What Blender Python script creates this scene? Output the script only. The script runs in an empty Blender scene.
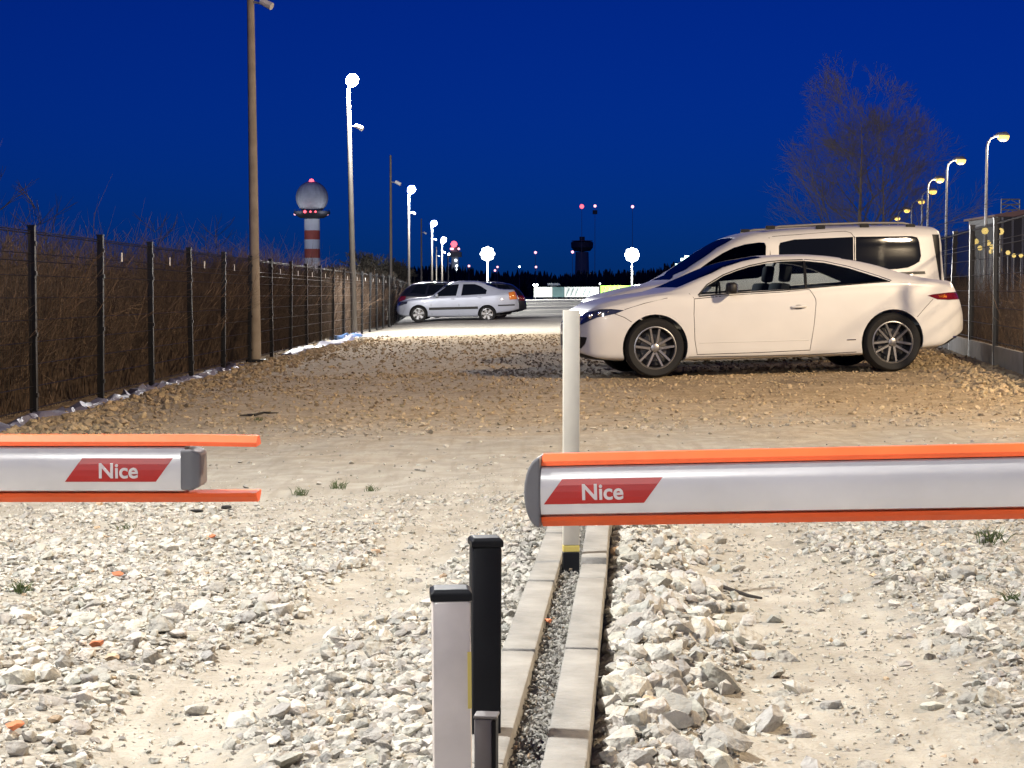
import bpy, bmesh, math, random
import numpy as np
from mathutils import Vector, Matrix
from mathutils.bvhtree import BVHTree
rng = np.random.default_rng(7); random.seed(7)
PI = math.pi
R = math.radians
scene = bpy.context.scene
col = scene.collection

# ------------------------------------------------------------------ camera
FPX, CX, CY, HY = 1770.0, 512.0, 384.0, 294.0
CAMZ = 0.95
PITCH = math.atan((CY - HY) / FPX)
cam = bpy.data.cameras.new('camera'); cam.sensor_width = 36.0
cam.lens = FPX / 1024 * 36.0; cam.clip_start = 0.05; cam.clip_end = 6000
camo = bpy.data.objects.new('camera', cam); col.objects.link(camo)
camo.location = (0, 0, CAMZ); camo.rotation_euler = (PI / 2 - PITCH, 0, 0)
scene.camera = camo

# ------------------------------------------------------------------ sky (late dusk)
world = bpy.data.worlds.new('World'); scene.world = world; world.use_nodes = True
wn = world.node_tree.nodes; wl = world.node_tree.links
bg = wn['Background']
sky = wn.new('ShaderNodeTexSky'); sky.sky_type = 'NISHITA'; sky.sun_disc = False
sky.sun_elevation = R(10.0); sky.sun_rotation = R(200); sky.ozone_density = 6.0
sky.air_density = 1.0; sky.dust_density = 0.2
tint = wn.new('ShaderNodeMix'); tint.data_type = 'RGBA'; tint.blend_type = 'MULTIPLY'
tint.inputs[0].default_value = 1.0; tint.inputs[7].default_value = (0.006, 0.135, 0.82, 1)
wl.new(sky.outputs[0], tint.inputs[6]); wl.new(tint.outputs[2], bg.inputs[0])
SKY_STRENGTH = 0.05
bg.inputs[1].default_value = SKY_STRENGTH

# the last glow of the set sun, very weak
sun = bpy.data.lights.new('sun', 'SUN'); sun.energy = 0.02; sun.angle = R(12); sun.color = (0.75, 0.85, 1.0)
suno = bpy.data.objects.new('sun', sun); col.objects.link(suno); suno.rotation_euler = (R(50), 0, R(200))

vs = scene.view_settings
vs.view_transform = 'Standard'; vs.look = 'None'; vs.gamma = 1.0; vs.use_curve_mapping = False
vs.exposure = 0.0
scene.render.engine = 'CYCLES'

# ------------------------------------------------------------------ pixel helpers
def ray(px, py):
    a = (px - CX) / FPX; b = -(py - CY) / FPX
    c, s = math.cos(PITCH), math.sin(PITCH)
    return Vector((a, c + b * s, -s + b * c))
def at(px, py, d):
    v = ray(px, py); t = d / v.y
    return Vector((v.x * t, d, CAMZ + v.z * t))
def gz(x, y=0.0):
    return 0.02 * np.clip(x, -6.0, 7.0) - 0.078 * np.clip((-x - 2.6) / 1.5, 0, 1)
def G(px, py):
    v = ray(px, py); t = -CAMZ / (v.z - 0.02 * v.x)
    return Vector((v.x * t, v.y * t, CAMZ + v.z * t))

# ------------------------------------------------------------------ object helpers
def tag(o, label=None, cat=None, group=None, kind=None):
    if label: o['label'] = label
    if cat: o['category'] = cat
    if group: o['group'] = group
    if kind: o['kind'] = kind
    return o
def link(name, data, mat=None, parent=None, smooth=None):
    o = bpy.data.objects.new(name, data); col.objects.link(o)
    if mat is not None:
        data.materials.clear(); data.materials.append(mat)
    if parent is not None: o.parent = parent
    return o
def empty(name, loc=(0, 0, 0), rz=0.0):
    o = bpy.data.objects.new(name, None); col.objects.link(o)
    o.empty_display_size = 0.1
    o.location = loc; o.rotation_euler = (0, 0, rz); return o
def kids(o): return [c for c in col.objects if c.parent == o]
def copy_tree(o, parent=None):
    c = o.copy(); col.objects.link(c); c.parent = parent
    for ch in list(o.children): copy_tree(ch, c)
    return c
def np_mesh(name, V, F, smooth=False):
    """V (n,3), F (m,k) with the same k for every face"""
    V = np.asarray(V, dtype=np.float32); F = np.asarray(F, dtype=np.int32)
    me = bpy.data.meshes.new(name); n, k = F.shape
    me.vertices.add(len(V)); me.vertices.foreach_set('co', V.ravel())
    me.loops.add(n * k); me.loops.foreach_set('vertex_index', F.ravel())
    me.polygons.add(n); me.polygons.foreach_set('loop_start', np.arange(0, n * k, k, dtype=np.int32))
    me.polygons.foreach_set('loop_total', np.full(n, k, dtype=np.int32))
    me.polygons.foreach_set('use_smooth', np.full(n, smooth, dtype=bool))
    me.update(calc_edges=True); me.validate()
    return me
def tubes_np(P0, P1, R0, R1, n=3):
    P0, P1 = np.asarray(P0, float), np.asarray(P1, float)
    R0, R1 = np.asarray(R0, float), np.asarray(R1, float)
    m = len(P0); D = P1 - P0; L = np.linalg.norm(D, axis=1, keepdims=True); D = D / np.maximum(L, 1e-9)
    A = np.where(np.abs(D[:, 2:3]) < 0.9, np.array([[0, 0, 1.0]]), np.array([[1.0, 0, 0]]))
    U = np.cross(D, A); U /= np.linalg.norm(U, axis=1, keepdims=True); W = np.cross(D, U)
    ang = np.arange(n) * 2 * PI / n
    ring = U[:, None] * np.cos(ang)[None, :, None] + W[:, None] * np.sin(ang)[None, :, None]
    V = np.concatenate([P0[:, None] + ring * R0[:, None, None], P1[:, None] + ring * R1[:, None, None]], axis=1)
    base = np.arange(m)[:, None] * 2 * n
    i = np.arange(n); j = (i + 1) % n
    F = np.stack([base + i, base + j, base + j + n, base + i + n], axis=-1).reshape(-1, 4)
    return V.reshape(-1, 3), F

class MB:
    def __init__(s): s.v = []; s.f = []
    def add(s, V, F):
        o = len(s.v); s.v += [tuple(p) for p in V]; s.f += [tuple(i + o for i in f) for f in F]; return s
    def box(s, c, d, M=None, bev=0.0):
        x, y, z = [q / 2 for q in d]
        V = [(sx * x, sy * y, sz * z) for sz in (-1, 1) for sx, sy in ((-1, -1), (1, -1), (1, 1), (-1, 1))]
        F = [(3, 2, 1, 0), (4, 5, 6, 7), (0, 1, 5, 4), (1, 2, 6, 5), (2, 3, 7, 6), (3, 0, 4, 7)]
        V = [Vector(p) for p in V]
        if M is not None: V = [M @ p for p in V]
        return s.add([p + Vector(c) for p in V], F)
    def tube(s, pts, rad, n=8, caps=True):
        pts = [Vector(p) for p in pts]
        if not hasattr(rad, '__len__'): rad = [rad] * len(pts)
        V = []; F = []; prev = None
        for i, p in enumerate(pts):
            t = (pts[min(i + 1, len(pts) - 1)] - pts[max(i - 1, 0)]).normalized()
            if prev is None:
                a = Vector((0, 0, 1)) if abs(t.z) < 0.9 else Vector((1, 0, 0)); u = t.cross(a).normalized()
            else:
                u = (prev - t * prev.dot(t)).normalized()
            prev = u; w = t.cross(u)
            for k in range(n):
                a = 2 * PI * k / n; V.append(p + (u * math.cos(a) + w * math.sin(a)) * rad[i])
        for i in range(len(pts) - 1):
            for k in range(n):
                F.append((i * n + k, i * n + (k + 1) % n, (i + 1) * n + (k + 1) % n, (i + 1) * n + k))
        if caps:
            F.append(tuple(range(n - 1, -1, -1))); F.append(tuple((len(pts) - 1) * n + k for k in range(n)))
        return s.add(V, F)
    def lathe(s, prof, n=24, M=None):
        """prof [(r,z)] about z"""
        V = []; F = []; m = len(prof)
        for k in range(n):
            a = 2 * PI * k / n
            for r, z in prof: V.append(Vector((r * math.cos(a), r * math.sin(a), z)))
        for k in range(n):
            for i in range(m - 1):
                F.append((k * m + i, ((k + 1) % n) * m + i, ((k + 1) % n) * m + i + 1, k * m + i + 1))
        if M is not None: V = [M @ p for p in V]
        return s.add(V, F)
    def prism(s, poly, a, b, axis='y'):
        """polygon in two axes extruded along the third"""
        n = len(poly)
        area = sum(poly[i][0] * poly[(i + 1) % n][1] - poly[(i + 1) % n][0] * poly[i][1] for i in range(n))
        if area < 0: poly = poly[::-1]
        mk = {'y': lambda p, t: (p[0], t, p[1]), 'x': lambda p, t: (t, p[0], p[1]), 'z': lambda p, t: (p[0], p[1], t)}[axis]
        V = [mk(p, a) for p in poly] + [mk(p, b) for p in poly]
        F = [tuple(range(n - 1, -1, -1)), tuple(range(n, 2 * n))] + [(i, (i + 1) % n, n + (i + 1) % n, n + i) for i in range(n)]
        if axis == 'y': F = [f[::-1] for f in F]
        return s.add(V, F)
    def mesh(s, name, sharp=None, bevel=0.0):
        me = bpy.data.meshes.new(name); me.from_pydata(s.v, [], s.f); me.update()
        if bevel > 0:
            bm = bmesh.new(); bm.from_mesh(me)
            bmesh.ops.bevel(bm, geom=list(bm.edges), offset=bevel, segments=2, affect='EDGES', profile=0.5)
            bm.to_mesh(me); bm.free()
        if sharp is not None:
            me.polygons.foreach_set('use_smooth', [True] * len(me.polygons)); me.set_sharp_from_angle(angle=R(sharp))
        return me
    def build(s, name, mat, parent=None, sharp=None, bevel=0.0):
        return link(name, s.mesh(name, sharp, bevel), mat, parent)

# ------------------------------------------------------------------ materials
def mat(name, color, rough=0.6, metal=0.0, bump=0.0, bscale=30.0, var=0.0, vscale=6.0, coat=0.0, spec=0.5,
        emit=None, estr=0.0, trans=0.0, alpha=1.0, detail=4.0, attr=None, col2=None):
    m = bpy.data.materials.new(name); m.use_nodes = True
    nt = m.node_tree; b = nt.nodes['Principled BSDF']; L = nt.links
    b.inputs['Base Color'].default_value = (*color, 1); b.inputs['Roughness'].default_value = rough
    b.inputs['Metallic'].default_value = metal; b.inputs['Coat Weight'].default_value = coat
    b.inputs['Coat Roughness'].default_value = 0.04
    b.inputs['Specular IOR Level'].default_value = spec
    b.inputs['Transmission Weight'].default_value = trans; b.inputs['Alpha'].default_value = alpha
    tc = nt.nodes.new('ShaderNodeTexCoord')
    if var > 0 or attr or col2:
        n = nt.nodes.new('ShaderNodeTexNoise'); n.inputs['Scale'].default_value = vscale; n.inputs['Detail'].default_value = detail
        L.new(tc.outputs['Object'], n.inputs['Vector'])
        mx = nt.nodes.new('ShaderNodeMix'); mx.data_type = 'RGBA'
        mr = nt.nodes.new('ShaderNodeMapRange'); mr.inputs[1].default_value = 0.3; mr.inputs[2].default_value = 0.7
        L.new(n.outputs['Fac'], mr.inputs[0]); L.new(mr.outputs[0], mx.inputs[0])
        c2 = col2 if col2 else tuple(c * (1 - var) for c in color)
        mx.inputs[6].default_value = (*color, 1); mx.inputs[7].default_value = (*c2, 1)
        if attr:
            at_ = nt.nodes.new('ShaderNodeAttribute'); at_.attribute_name = attr
            ml = nt.nodes.new('ShaderNodeMix'); ml.data_type = 'RGBA'; ml.blend_type = 'MULTIPLY'; ml.inputs[0].default_value = 1.0
            L.new(mx.outputs[2], ml.inputs[6]); L.new(at_.outputs['Color'], ml.inputs[7]); L.new(ml.outputs[2], b.inputs['Base Color'])
        else:
            L.new(mx.outputs[2], b.inputs['Base Color'])
    if bump > 0:
        n2 = nt.nodes.new('ShaderNodeTexNoise'); n2.inputs['Scale'].default_value = bscale; n2.inputs['Detail'].default_value = 6
        L.new(tc.outputs['Object'], n2.inputs['Vector'])
        bp = nt.nodes.new('ShaderNodeBump'); bp.inputs['Strength'].default_value = bump; bp.inputs['Distance'].default_value = 0.02
        L.new(n2.outputs['Fac'], bp.inputs['Height']); L.new(bp.outputs[0], b.inputs['Normal'])
    if emit:
        b.inputs['Emission Color'].default_value = (*emit, 1); b.inputs['Emission Strength'].default_value = estr
    return m
M = {}
M['car_white'] = mat('car_white', (0.72, 0.715, 0.71), 0.35, coat=0.55, var=0.06, vscale=3)
M['van_white'] = mat('van_white', (0.72, 0.715, 0.71), 0.4, coat=0.4, var=0.07, vscale=2)
M['car_silver'] = mat('car_silver', (0.50, 0.54, 0.64), 0.4, metal=0.15, coat=0.7, var=0.1, vscale=2)
M['car_dark'] = mat('car_dark', (0.012, 0.014, 0.022), 0.3, coat=0.7, var=0.2, vscale=2)
M['glass'] = mat('glass', (0.10, 0.12, 0.14), 0.03, trans=1.0, spec=0.5)
M['glass_dark'] = mat('glass_dark', (0.006, 0.008, 0.014), 0.04, spec=0.18)
M['rubber'] = mat('rubber', (0.007, 0.007, 0.008), 0.75, bump=0.2, bscale=60, var=0.3, vscale=9)
M['black_trim'] = mat('black_trim', (0.012, 0.012, 0.013), 0.5, var=0.3)
M['interior'] = mat('interior', (0.02, 0.02, 0.022), 0.85, var=0.3)
M['alloy'] = mat('alloy', (0.36, 0.36, 0.37), 0.35, metal=0.85, var=0.15, vscale=12)
M['alloy_dark'] = mat('alloy_dark', (0.03, 0.03, 0.032), 0.5, metal=0.4)
M['disc'] = mat('disc', (0.2, 0.19, 0.18), 0.5, metal=0.8, var=0.4, vscale=20)
M['chrome'] = mat('chrome', (0.7, 0.7, 0.72), 0.15, metal=1.0)
M['head_lens'] = mat('head_lens', (0.03, 0.035, 0.06), 0.08, coat=1.0, spec=0.8)
M['tail_red'] = mat('tail_red', (0.16, 0.008, 0.008), 0.12, coat=1.0)
M['tail_amber'] = mat('tail_amber', (0.75, 0.22, 0.03), 0.15, coat=1.0)
M['bar_white'] = mat('bar_white', (0.80, 0.785, 0.775), 0.25, coat=0.6, var=0.16, vscale=7, detail=9, bump=0.03, bscale=15)
M['bar_orange'] = mat('bar_orange', (0.84, 0.125, 0.032), 0.55, spec=0.25, var=0.2, vscale=8, bump=0.05, bscale=40)
M['sticker_red'] = mat('sticker_red', (0.52, 0.018, 0.012), 0.4, var=0.08, vscale=10)
M['sticker_text'] = mat('sticker_text', (0.78, 0.72, 0.70), 0.5, var=0.05)
M['cap_grey'] = mat('cap_grey', (0.17, 0.17, 0.18), 0.55, var=0.15, vscale=12, bump=0.05, bscale=80)
M['post_white'] = mat('post_white', (0.60, 0.57, 0.49), 0.5, var=0.18, vscale=7, bump=0.05, bscale=30)
M['post_black'] = mat('post_black', (0.010, 0.011, 0.014), 0.5, spec=0.15, var=0.3, vscale=10, bump=0.03, bscale=60)
M['foil_white'] = mat('foil_white', (0.66, 0.60, 0.56), 0.38, var=0.25, vscale=9, bump=0.12, bscale=9, coat=0.3)
M['yellow'] = mat('yellow', (0.60, 0.48, 0.12), 0.5, var=0.2)
M['grey_metal'] = mat('grey_metal', (0.20, 0.19, 0.19), 0.45, metal=0.3, var=0.2, vscale=14)
M['concrete'] = mat('concrete', (0.29, 0.28, 0.255), 0.9, bump=0.35, bscale=45, var=0.34, vscale=9, detail=10)
M['plinth'] = mat('plinth', (0.26, 0.25, 0.23), 0.9, bump=0.2, bscale=30, var=0.25, vscale=4, detail=8)
M['fence'] = mat('fence', (0.009, 0.010, 0.012), 0.42, metal=0.0, var=0.2, vscale=8)
M['fence_wire'] = mat('fence_wire', (0.010, 0.010, 0.012), 0.45, metal=0.3)
M['tag_white'] = mat('tag_white', (0.75, 0.74, 0.72), 0.5, var=0.1)
M['pole_concrete'] = mat('pole_concrete', (0.40, 0.34, 0.27), 0.85, bump=0.2, bscale=18, var=0.3, vscale=5, detail=8)
M['galv'] = mat('galv', (0.42, 0.43, 0.44), 0.5, metal=0.5, var=0.15, vscale=6)
M['tarp'] = mat('tarp', (0.16, 0.16, 0.25), 0.55, var=0.3, vscale=5, bump=0.3, bscale=20)
M['pole_steel'] = mat('pole_steel', (0.10, 0.09, 0.08), 0.6, metal=0.2, var=0.2, vscale=4)
M['tarp_blue'] = mat('tarp_blue', (0.05, 0.14, 0.32), 0.5, var=0.3, vscale=6, bump=0.3, bscale=20)
M['lamp_white'] = mat('lamp_white', (0.02, 0.02, 0.02), 0.4, emit=(0.86, 0.95, 1.0), estr=12)
M['lamp_sodium'] = mat('lamp_sodium', (0.02, 0.02, 0.02), 0.4, emit=(1.0, 0.62, 0.13), estr=2.6)
M['lamp_yellow'] = mat('lamp_yellow', (0.02, 0.02, 0.02), 0.4, emit=(1.0, 0.72, 0.22), estr=2.2)
M['lamp_teal'] = mat('lamp_teal', (0.02, 0.02, 0.02), 0.4, emit=(0.62, 1.0, 0.86), estr=6)
M['lamp_red'] = mat('lamp_red', (0.02, 0.02, 0.02), 0.4, emit=(1.0, 0.10, 0.14), estr=3)
M['lamp_pink'] = mat('lamp_pink', (0.02, 0.02, 0.02), 0.4, emit=(1.0, 0.45, 0.55), estr=2.5)
M['radome'] = mat('radome', (0.62, 0.62, 0.62), 0.95, spec=0.1, var=0.2, vscale=0.5)
M['tower_white'] = mat('tower_white', (0.66, 0.66, 0.66), 0.7, var=0.1, vscale=0.4)
M['tower_red'] = mat('tower_red', (0.42, 0.09, 0.06), 0.7, var=0.15, vscale=0.4)
M['tower_dark'] = mat('tower_dark', (0.06, 0.06, 0.07), 0.6, var=0.2, vscale=0.4)
M['tower_grey'] = mat('tower_grey', (0.16, 0.17, 0.2), 0.7, var=0.15, vscale=0.3)
M['bark'] = mat('bark', (0.09, 0.075, 0.065), 0.9, bump=0.3, bscale=25, var=0.4, vscale=6)
M['twig'] = mat('twig', (0.052, 0.046, 0.036), 0.9, var=0.3, vscale=2)
M['thicket'] = mat('thicket', (0.25, 0.17, 0.115), 0.9, var=0.75, vscale=9)
M['wood_far'] = mat('wood_far', (0.035, 0.035, 0.032), 0.95, var=0.4, vscale=0.1)
M['weed'] = mat('weed', (0.07, 0.10, 0.03), 0.8, var=0.4, vscale=20)
M['dead_stick'] = mat('dead_stick', (0.03, 0.024, 0.02), 0.9, var=0.3)
M['brick'] = mat('brick', (0.55, 0.19, 0.09), 0.9, bump=0.3, bscale=40, var=0.3, vscale=15)
M['banner_white'] = mat('banner_white', (0.62, 0.68, 0.68), 0.7, var=0.12, vscale=0.8)
M['banner_teal'] = mat('banner_teal', (0.07, 0.14, 0.15), 0.7, var=0.2, vscale=0.8)
M['banner_green'] = mat('banner_green', (0.22, 0.48, 0.05), 0.7, var=0.15, vscale=0.6)
M['roof_far'] = mat('roof_far', (0.28, 0.17, 0.14), 0.8, var=0.2, vscale=0.6)
M['stone'] = mat('stone', (1.0, 1.0, 1.0), 0.92, bump=0.8, bscale=48, var=0.28, vscale=35, detail=6, attr='tint')

# ================================================================== GROUND
_perm = np.random.default_rng(3).random((256, 256))
def vnoise(x, y, f):
    x = np.asarray(x, float) * f; y = np.asarray(y, float) * f
    xi = np.floor(x).astype(int); yi = np.floor(y).astype(int); fx = x - xi; fy = y - yi
    fx = fx * fx * (3 - 2 * fx); fy = fy * fy * (3 - 2 * fy)
    g = lambda a, b: _perm[a % 256, b % 256]
    return (g(xi, yi) * (1 - fx) + g(xi + 1, yi) * fx) * (1 - fy) + (g(xi, yi + 1) * (1 - fx) + g(xi + 1, yi + 1) * fx) * fy
def sstep(a, b, x):
    t = np.clip((x - a) / (b - a), 0, 1); return t * t * (3 - 2 * t)

# wheel tracks worn through the crushed stone, as world polylines
def wpoly(pts): return np.array([[G(px, py).x, G(px, py).y] for px, py in pts])
TRK_L = wpoly([(120, 860), (165, 768), (222, 705), (280, 650), (325, 620), (372, 590), (425, 548), (455, 520)])
TRK_R = wpoly([(875, 880), (855, 768), (822, 700), (832, 650), (802, 600), (768, 560), (738, 535), (700, 500)])
def trk_dist(x, y, T):
    return np.abs(x - np.interp(y, T[:, 1], T[:, 0]))
def track(x, y):
    w = (vnoise(x, y, 2.2) - 0.5) * 0.22 + (vnoise(x, y, 6) - 0.5) * 0.1
    a = 1 - sstep(0.10, 0.26, trk_dist(x, y, TRK_L) + w)
    b = 1 - sstep(0.17, 0.36, trk_dist(x, y, TRK_R) + w)
    return np.maximum(a, b)
KDIR = math.atan2(0.216, 3.14)                      # the two kerbs run a little to the right
def kx(y): return 0.05 + (y - 3.06) * 0.216 / 3.14   # left edge of the right kerb
def ground_z(x, y):
    x = np.asarray(x, float); y = np.asarray(y, float)
    z = gz(x)
    near = 1 - sstep(14, 40, y)
    z = z + near * ((vnoise(x, y, 0.7) - 0.5) * 0.05 + (vnoise(x, y, 2.6) - 0.5) * 0.025 + (vnoise(x, y, 9) - 0.5) * 0.012)
    z = z - 0.03 * track(x, y) * (1 - sstep(6.5, 8.5, y))
    # flat bed under kerbs, cars and fences
    fl = np.maximum(1 - sstep(0.10, 0.30, np.abs(x - kx(y))) * (1.0) - sstep(7.4, 7.8, y), 0)
    fl = np.maximum(fl, sstep(17.8, 18.6, y) * (1 - sstep(25, 26, y)) * sstep(0.0, 0.6, x))
    fl = np.maximum(fl, 1 - sstep(0.25, 0.6, np.abs(x + 4.3)))
    z = z * (1 - fl) + gz(x) * fl
    rel = x - kx(y); m = 1 - sstep(7.0, 7.5, y)
    z = z + m * (rel > 0.05) * 0.075 * np.exp(-((rel - 0.17) / 0.13) ** 2) + m * (rel < -0.12) * 0.05 * np.exp(-((rel + 0.24) / 0.14) ** 2)
    return z

gx = np.concatenate([-np.geomspace(1450, 8.2, 40), np.arange(-8, 9.01, 0.10), np.geomspace(9.3, 1450, 40)])
gy = np.concatenate([np.array([-150, -100, -60, -25, -12, -6, -3, -1, 0.5]), np.arange(1.5, 12, 0.085), np.arange(12, 30, 0.2), np.geomspace(30.4, 1450, 80)])
GX, GY = np.meshgrid(gx, gy)
GZ = ground_z(GX, GY)
V = np.stack([GX, GY, GZ], -1).reshape(-1, 3)
nx, ny = len(gx), len(gy)
ii, jj = np.meshgrid(np.arange(nx - 1), np.arange(ny - 1))
a = (jj * nx + ii).ravel()
F = np.stack([a, a + 1, a + 1 + nx, a + nx], -1)
me = np_mesh('ground', V, F, True)
trk = (track(V[:, 0], V[:, 1]) * (1 - sstep(7, 9, V[:, 1]))).astype(np.float32)
at_ = me.attributes.new('track', 'FLOAT', 'POINT'); at_.data.foreach_set('value', trk)

def ground_material():
    m = bpy.data.materials.new('ground'); m.use_nodes = True
    nt = m.node_tree; L = nt.links; N = nt.nodes; b = N['Principled BSDF']
    b.inputs['Roughness'].default_value = 0.95; b.inputs['Specular IOR Level'].default_value = 0.2
    geo = N.new('ShaderNodeNewGeometry')
    sep = N.new('ShaderNodeSeparateXYZ'); L.new(geo.outputs['Position'], sep.inputs[0])
    def noise(s, d=5):
        n = N.new('ShaderNodeTexNoise'); n.inputs['Scale'].default_value = s; n.inputs['Detail'].default_value = d
        L.new(geo.outputs['Position'], n.inputs['Vector']); return n.outputs['Fac']
    def rng_(src, a, b_, c=0.0, d=1.0):
        r = N.new('ShaderNodeMapRange'); r.interpolation_type = 'SMOOTHSTEP'
        for i, v in enumerate((a, b_, c, d)): r.inputs[i + 1].default_value = v
        L.new(src, r.inputs[0]); return r.outputs[0]
    def mix(f, c1, c2):
        x = N.new('ShaderNodeMix'); x.data_type = 'RGBA'
        if isinstance(f, float): x.inputs[0].default_value = f
        else: L.new(f, x.inputs[0])
        for k, c in ((6, c1), (7, c2)):
            if isinstance(c, tuple): x.inputs[k].default_value = (*c, 1)
            else: L.new(c, x.inputs[k])
        return x.outputs[2]
    def math_(op, p, q):
        x = N.new('ShaderNodeMath'); x.operation = op
        for k, v in enumerate((p, q)):
            if isinstance(v, (int, float)): x.inputs[k].default_value = v
            else: L.new(v, x.inputs[k])
        return x.outputs[0]
    n1 = noise(1.3); n2 = noise(7); n3 = noise(40, 6); n4 = noise(0.25)
    ypos = math_('ADD', sep.outputs[1], math_('MULTIPLY', math_('SUBTRACT', n1, 0.5), 5.0))
    fine = rng_(n3, 0.35, 0.65)
    cream = mix(fine, (0.22, 0.20, 0.165), (0.36, 0.335, 0.285))
    dust = mix(rng_(n2, 0.3, 0.7), (0.315, 0.29, 0.245), (0.405, 0.38, 0.325))
    sm = N.new('ShaderNodeMapping'); sm.inputs['Scale'].default_value = (16.0, 1.6, 1.0); sm.inputs['Rotation'].default_value = (0, 0, R(-8))
    L.new(geo.outputs['Position'], sm.inputs[0])
    sn = N.new('ShaderNodeTexNoise'); sn.inputs['Scale'].default_value = 1.0; sn.inputs['Detail'].default_value = 6; L.new(sm.outputs[0], sn.inputs['Vector'])
    dust = mix(rng_(sn.outputs['Fac'], 0.48, 0.68, 0.0, 0.55), dust, (0.27, 0.24, 0.19))
    dust = mix(rng_(noise(3.1, 8), 0.50, 0.66, 0.0, 0.6), dust, (0.29, 0.265, 0.215))
    trk_ = N.new('ShaderNodeAttribute'); trk_.attribute_name = 'track'
    compact = math_('MAXIMUM', trk_.outputs['Fac'], rng_(ypos, 6.2, 8.0))
    near = mix(compact, cream, dust)
    brown = mix(rng_(n2, 0.32, 0.68), (0.39, 0.295, 0.175), (0.55, 0.43, 0.28))  # brown gravel, warm lamp light partly put into its colour
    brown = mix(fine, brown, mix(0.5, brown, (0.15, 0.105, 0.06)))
    fac_b = math_('MULTIPLY', rng_(ypos, 9.5, 15.0), math_('SUBTRACT', 1.0, rng_(ypos, 39.5, 44.0)))  # pale again past the brown: the pole lamp's pool painted in
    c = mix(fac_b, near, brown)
    # far lot: pale gravel, light and dark bands of the lamp pools painted in
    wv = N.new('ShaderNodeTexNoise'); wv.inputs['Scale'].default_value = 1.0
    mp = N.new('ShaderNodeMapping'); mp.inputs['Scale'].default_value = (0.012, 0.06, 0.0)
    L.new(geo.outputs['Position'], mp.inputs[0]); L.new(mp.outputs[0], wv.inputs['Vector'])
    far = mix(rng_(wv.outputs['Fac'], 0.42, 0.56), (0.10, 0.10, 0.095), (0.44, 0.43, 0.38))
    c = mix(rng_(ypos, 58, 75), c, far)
    # soil outside the fences and beyond the lot
    out = math_('MAXIMUM', rng_(sep.outputs[0], -4.6, -5.4), rng_(math_('SUBTRACT', sep.outputs[0], math_('MULTIPLY', sep.outputs[1], 0.139)), 3.0, 4.2))
    soil = mix(rng_(n2, 0.3, 0.7), (0.05, 0.04, 0.025), (0.11, 0.08, 0.05))
    out = math_('MULTIPLY', out, math_('SUBTRACT', 1.0, rng_(sep.outputs[1], 60, 70)))
    c = mix(out, c, soil)
    c = mix(rng_(sep.outputs[1], 290, 310), c, (0.03, 0.035, 0.02))
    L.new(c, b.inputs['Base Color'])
    bp = N.new('ShaderNodeBump'); bp.inputs['Strength'].default_value = 0.9; bp.inputs['Distance'].default_value = 0.016
    hh = math_('ADD', math_('MULTIPLY', noise(22, 8), 1.0), math_('MULTIPLY', noise(90, 5), 0.6))
    L.new(hh, bp.inputs['Height']); L.new(bp.outputs[0], b.inputs['Normal'])
    return m
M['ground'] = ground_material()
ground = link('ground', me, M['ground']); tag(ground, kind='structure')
ground['label'] = 'pale crushed stone lot with worn wheel tracks and brown gravel behind, its warm lamp tone partly painted in'
ground['category'] = 'ground'

# ------------------------------------------------------------------ stones
def hull_proto(npts, flat, seed):
    r = np.random.default_rng(seed)
    p = r.normal(size=(npts, 3)); p /= np.linalg.norm(p, axis=1, keepdims=True)
    p *= r.uniform(0.78, 1.0, (npts, 1)); p *= np.array([1.0, r.uniform(0.6, 0.95), flat * r.uniform(0.75, 1.15)])
    bm = bmesh.new()
    for q in p: bm.verts.new(q)
    h = bmesh.ops.convex_hull(bm, input=bm.verts)
    bmesh.ops.delete(bm, geom=[g for g in h['geom_interior'] if isinstance(g, bmesh.types.BMVert)], context='VERTS')
    bmesh.ops.triangulate(bm, faces=bm.faces); bm.verts.index_update()
    bmesh.ops.recalc_face_normals(bm, faces=bm.faces)
    bm.verts.ensure_lookup_table()
    Vv = np.array([v.co[:] for v in bm.verts]); Ff = np.array([[v.index for v in f.verts] for f in bm.faces]); bm.free()
    return Vv, Ff
PROTO_S = [hull_proto(9, 0.62, 100 + k) for k in range(12)]
PROTO_L = [hull_proto(19, 0.58, 200 + k) for k in range(20)]

def kerb_clear(x, y, r):
    """True where a stone of radius r does not run into the kerbs"""
    k = kx(y); rel = x - k
    return (rel < -0.150 - r * .62) | (rel > 0.083 + r * .62) | (y > 7.55 + r) | (y < 1.9)
POSTS = [(-0.095, 2.79, .06), (-0.055, 3.35, .06), (-0.045, 2.97, .05), (0.184, 5.5, .05)]
def obst(x, y, r):
    ok = np.ones(len(x), bool)
    for px, py, rr in POSTS: ok &= np.hypot(x - px, y - py) > rr + r
    return ok & kerb_clear(x, y, r)
def scatter(n, x0, x1, y0, y1, smin, smax, dens, power=1.6):
    x = rng.uniform(x0, x1, n); y = rng.uniform(y0, y1, n)
    s = smin + (smax - smin) * rng.random(n) ** power
    half = y * (560.0 / FPX) + 0.25            # only what the photograph could plausibly see, with a margin
    keep = (rng.random(n) < dens(x, y)) & (np.abs(x) < half + 1.2) & obst(x, y, s * 0.85)
    return x[keep], y[keep], s[keep]
def cars_clear(x, y):
    ok = np.ones(len(x), bool)
    for wx, wy in ((1.55, 19.45), (4.25, 19.8), (1.3, 21.1), (4.0, 21.4), (1.95, 22.6), (4.75, 23.0), (1.75, 24.2), (4.5, 24.6)): ok &= np.hypot(x - wx, y - wy) > .32
    return ok
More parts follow.
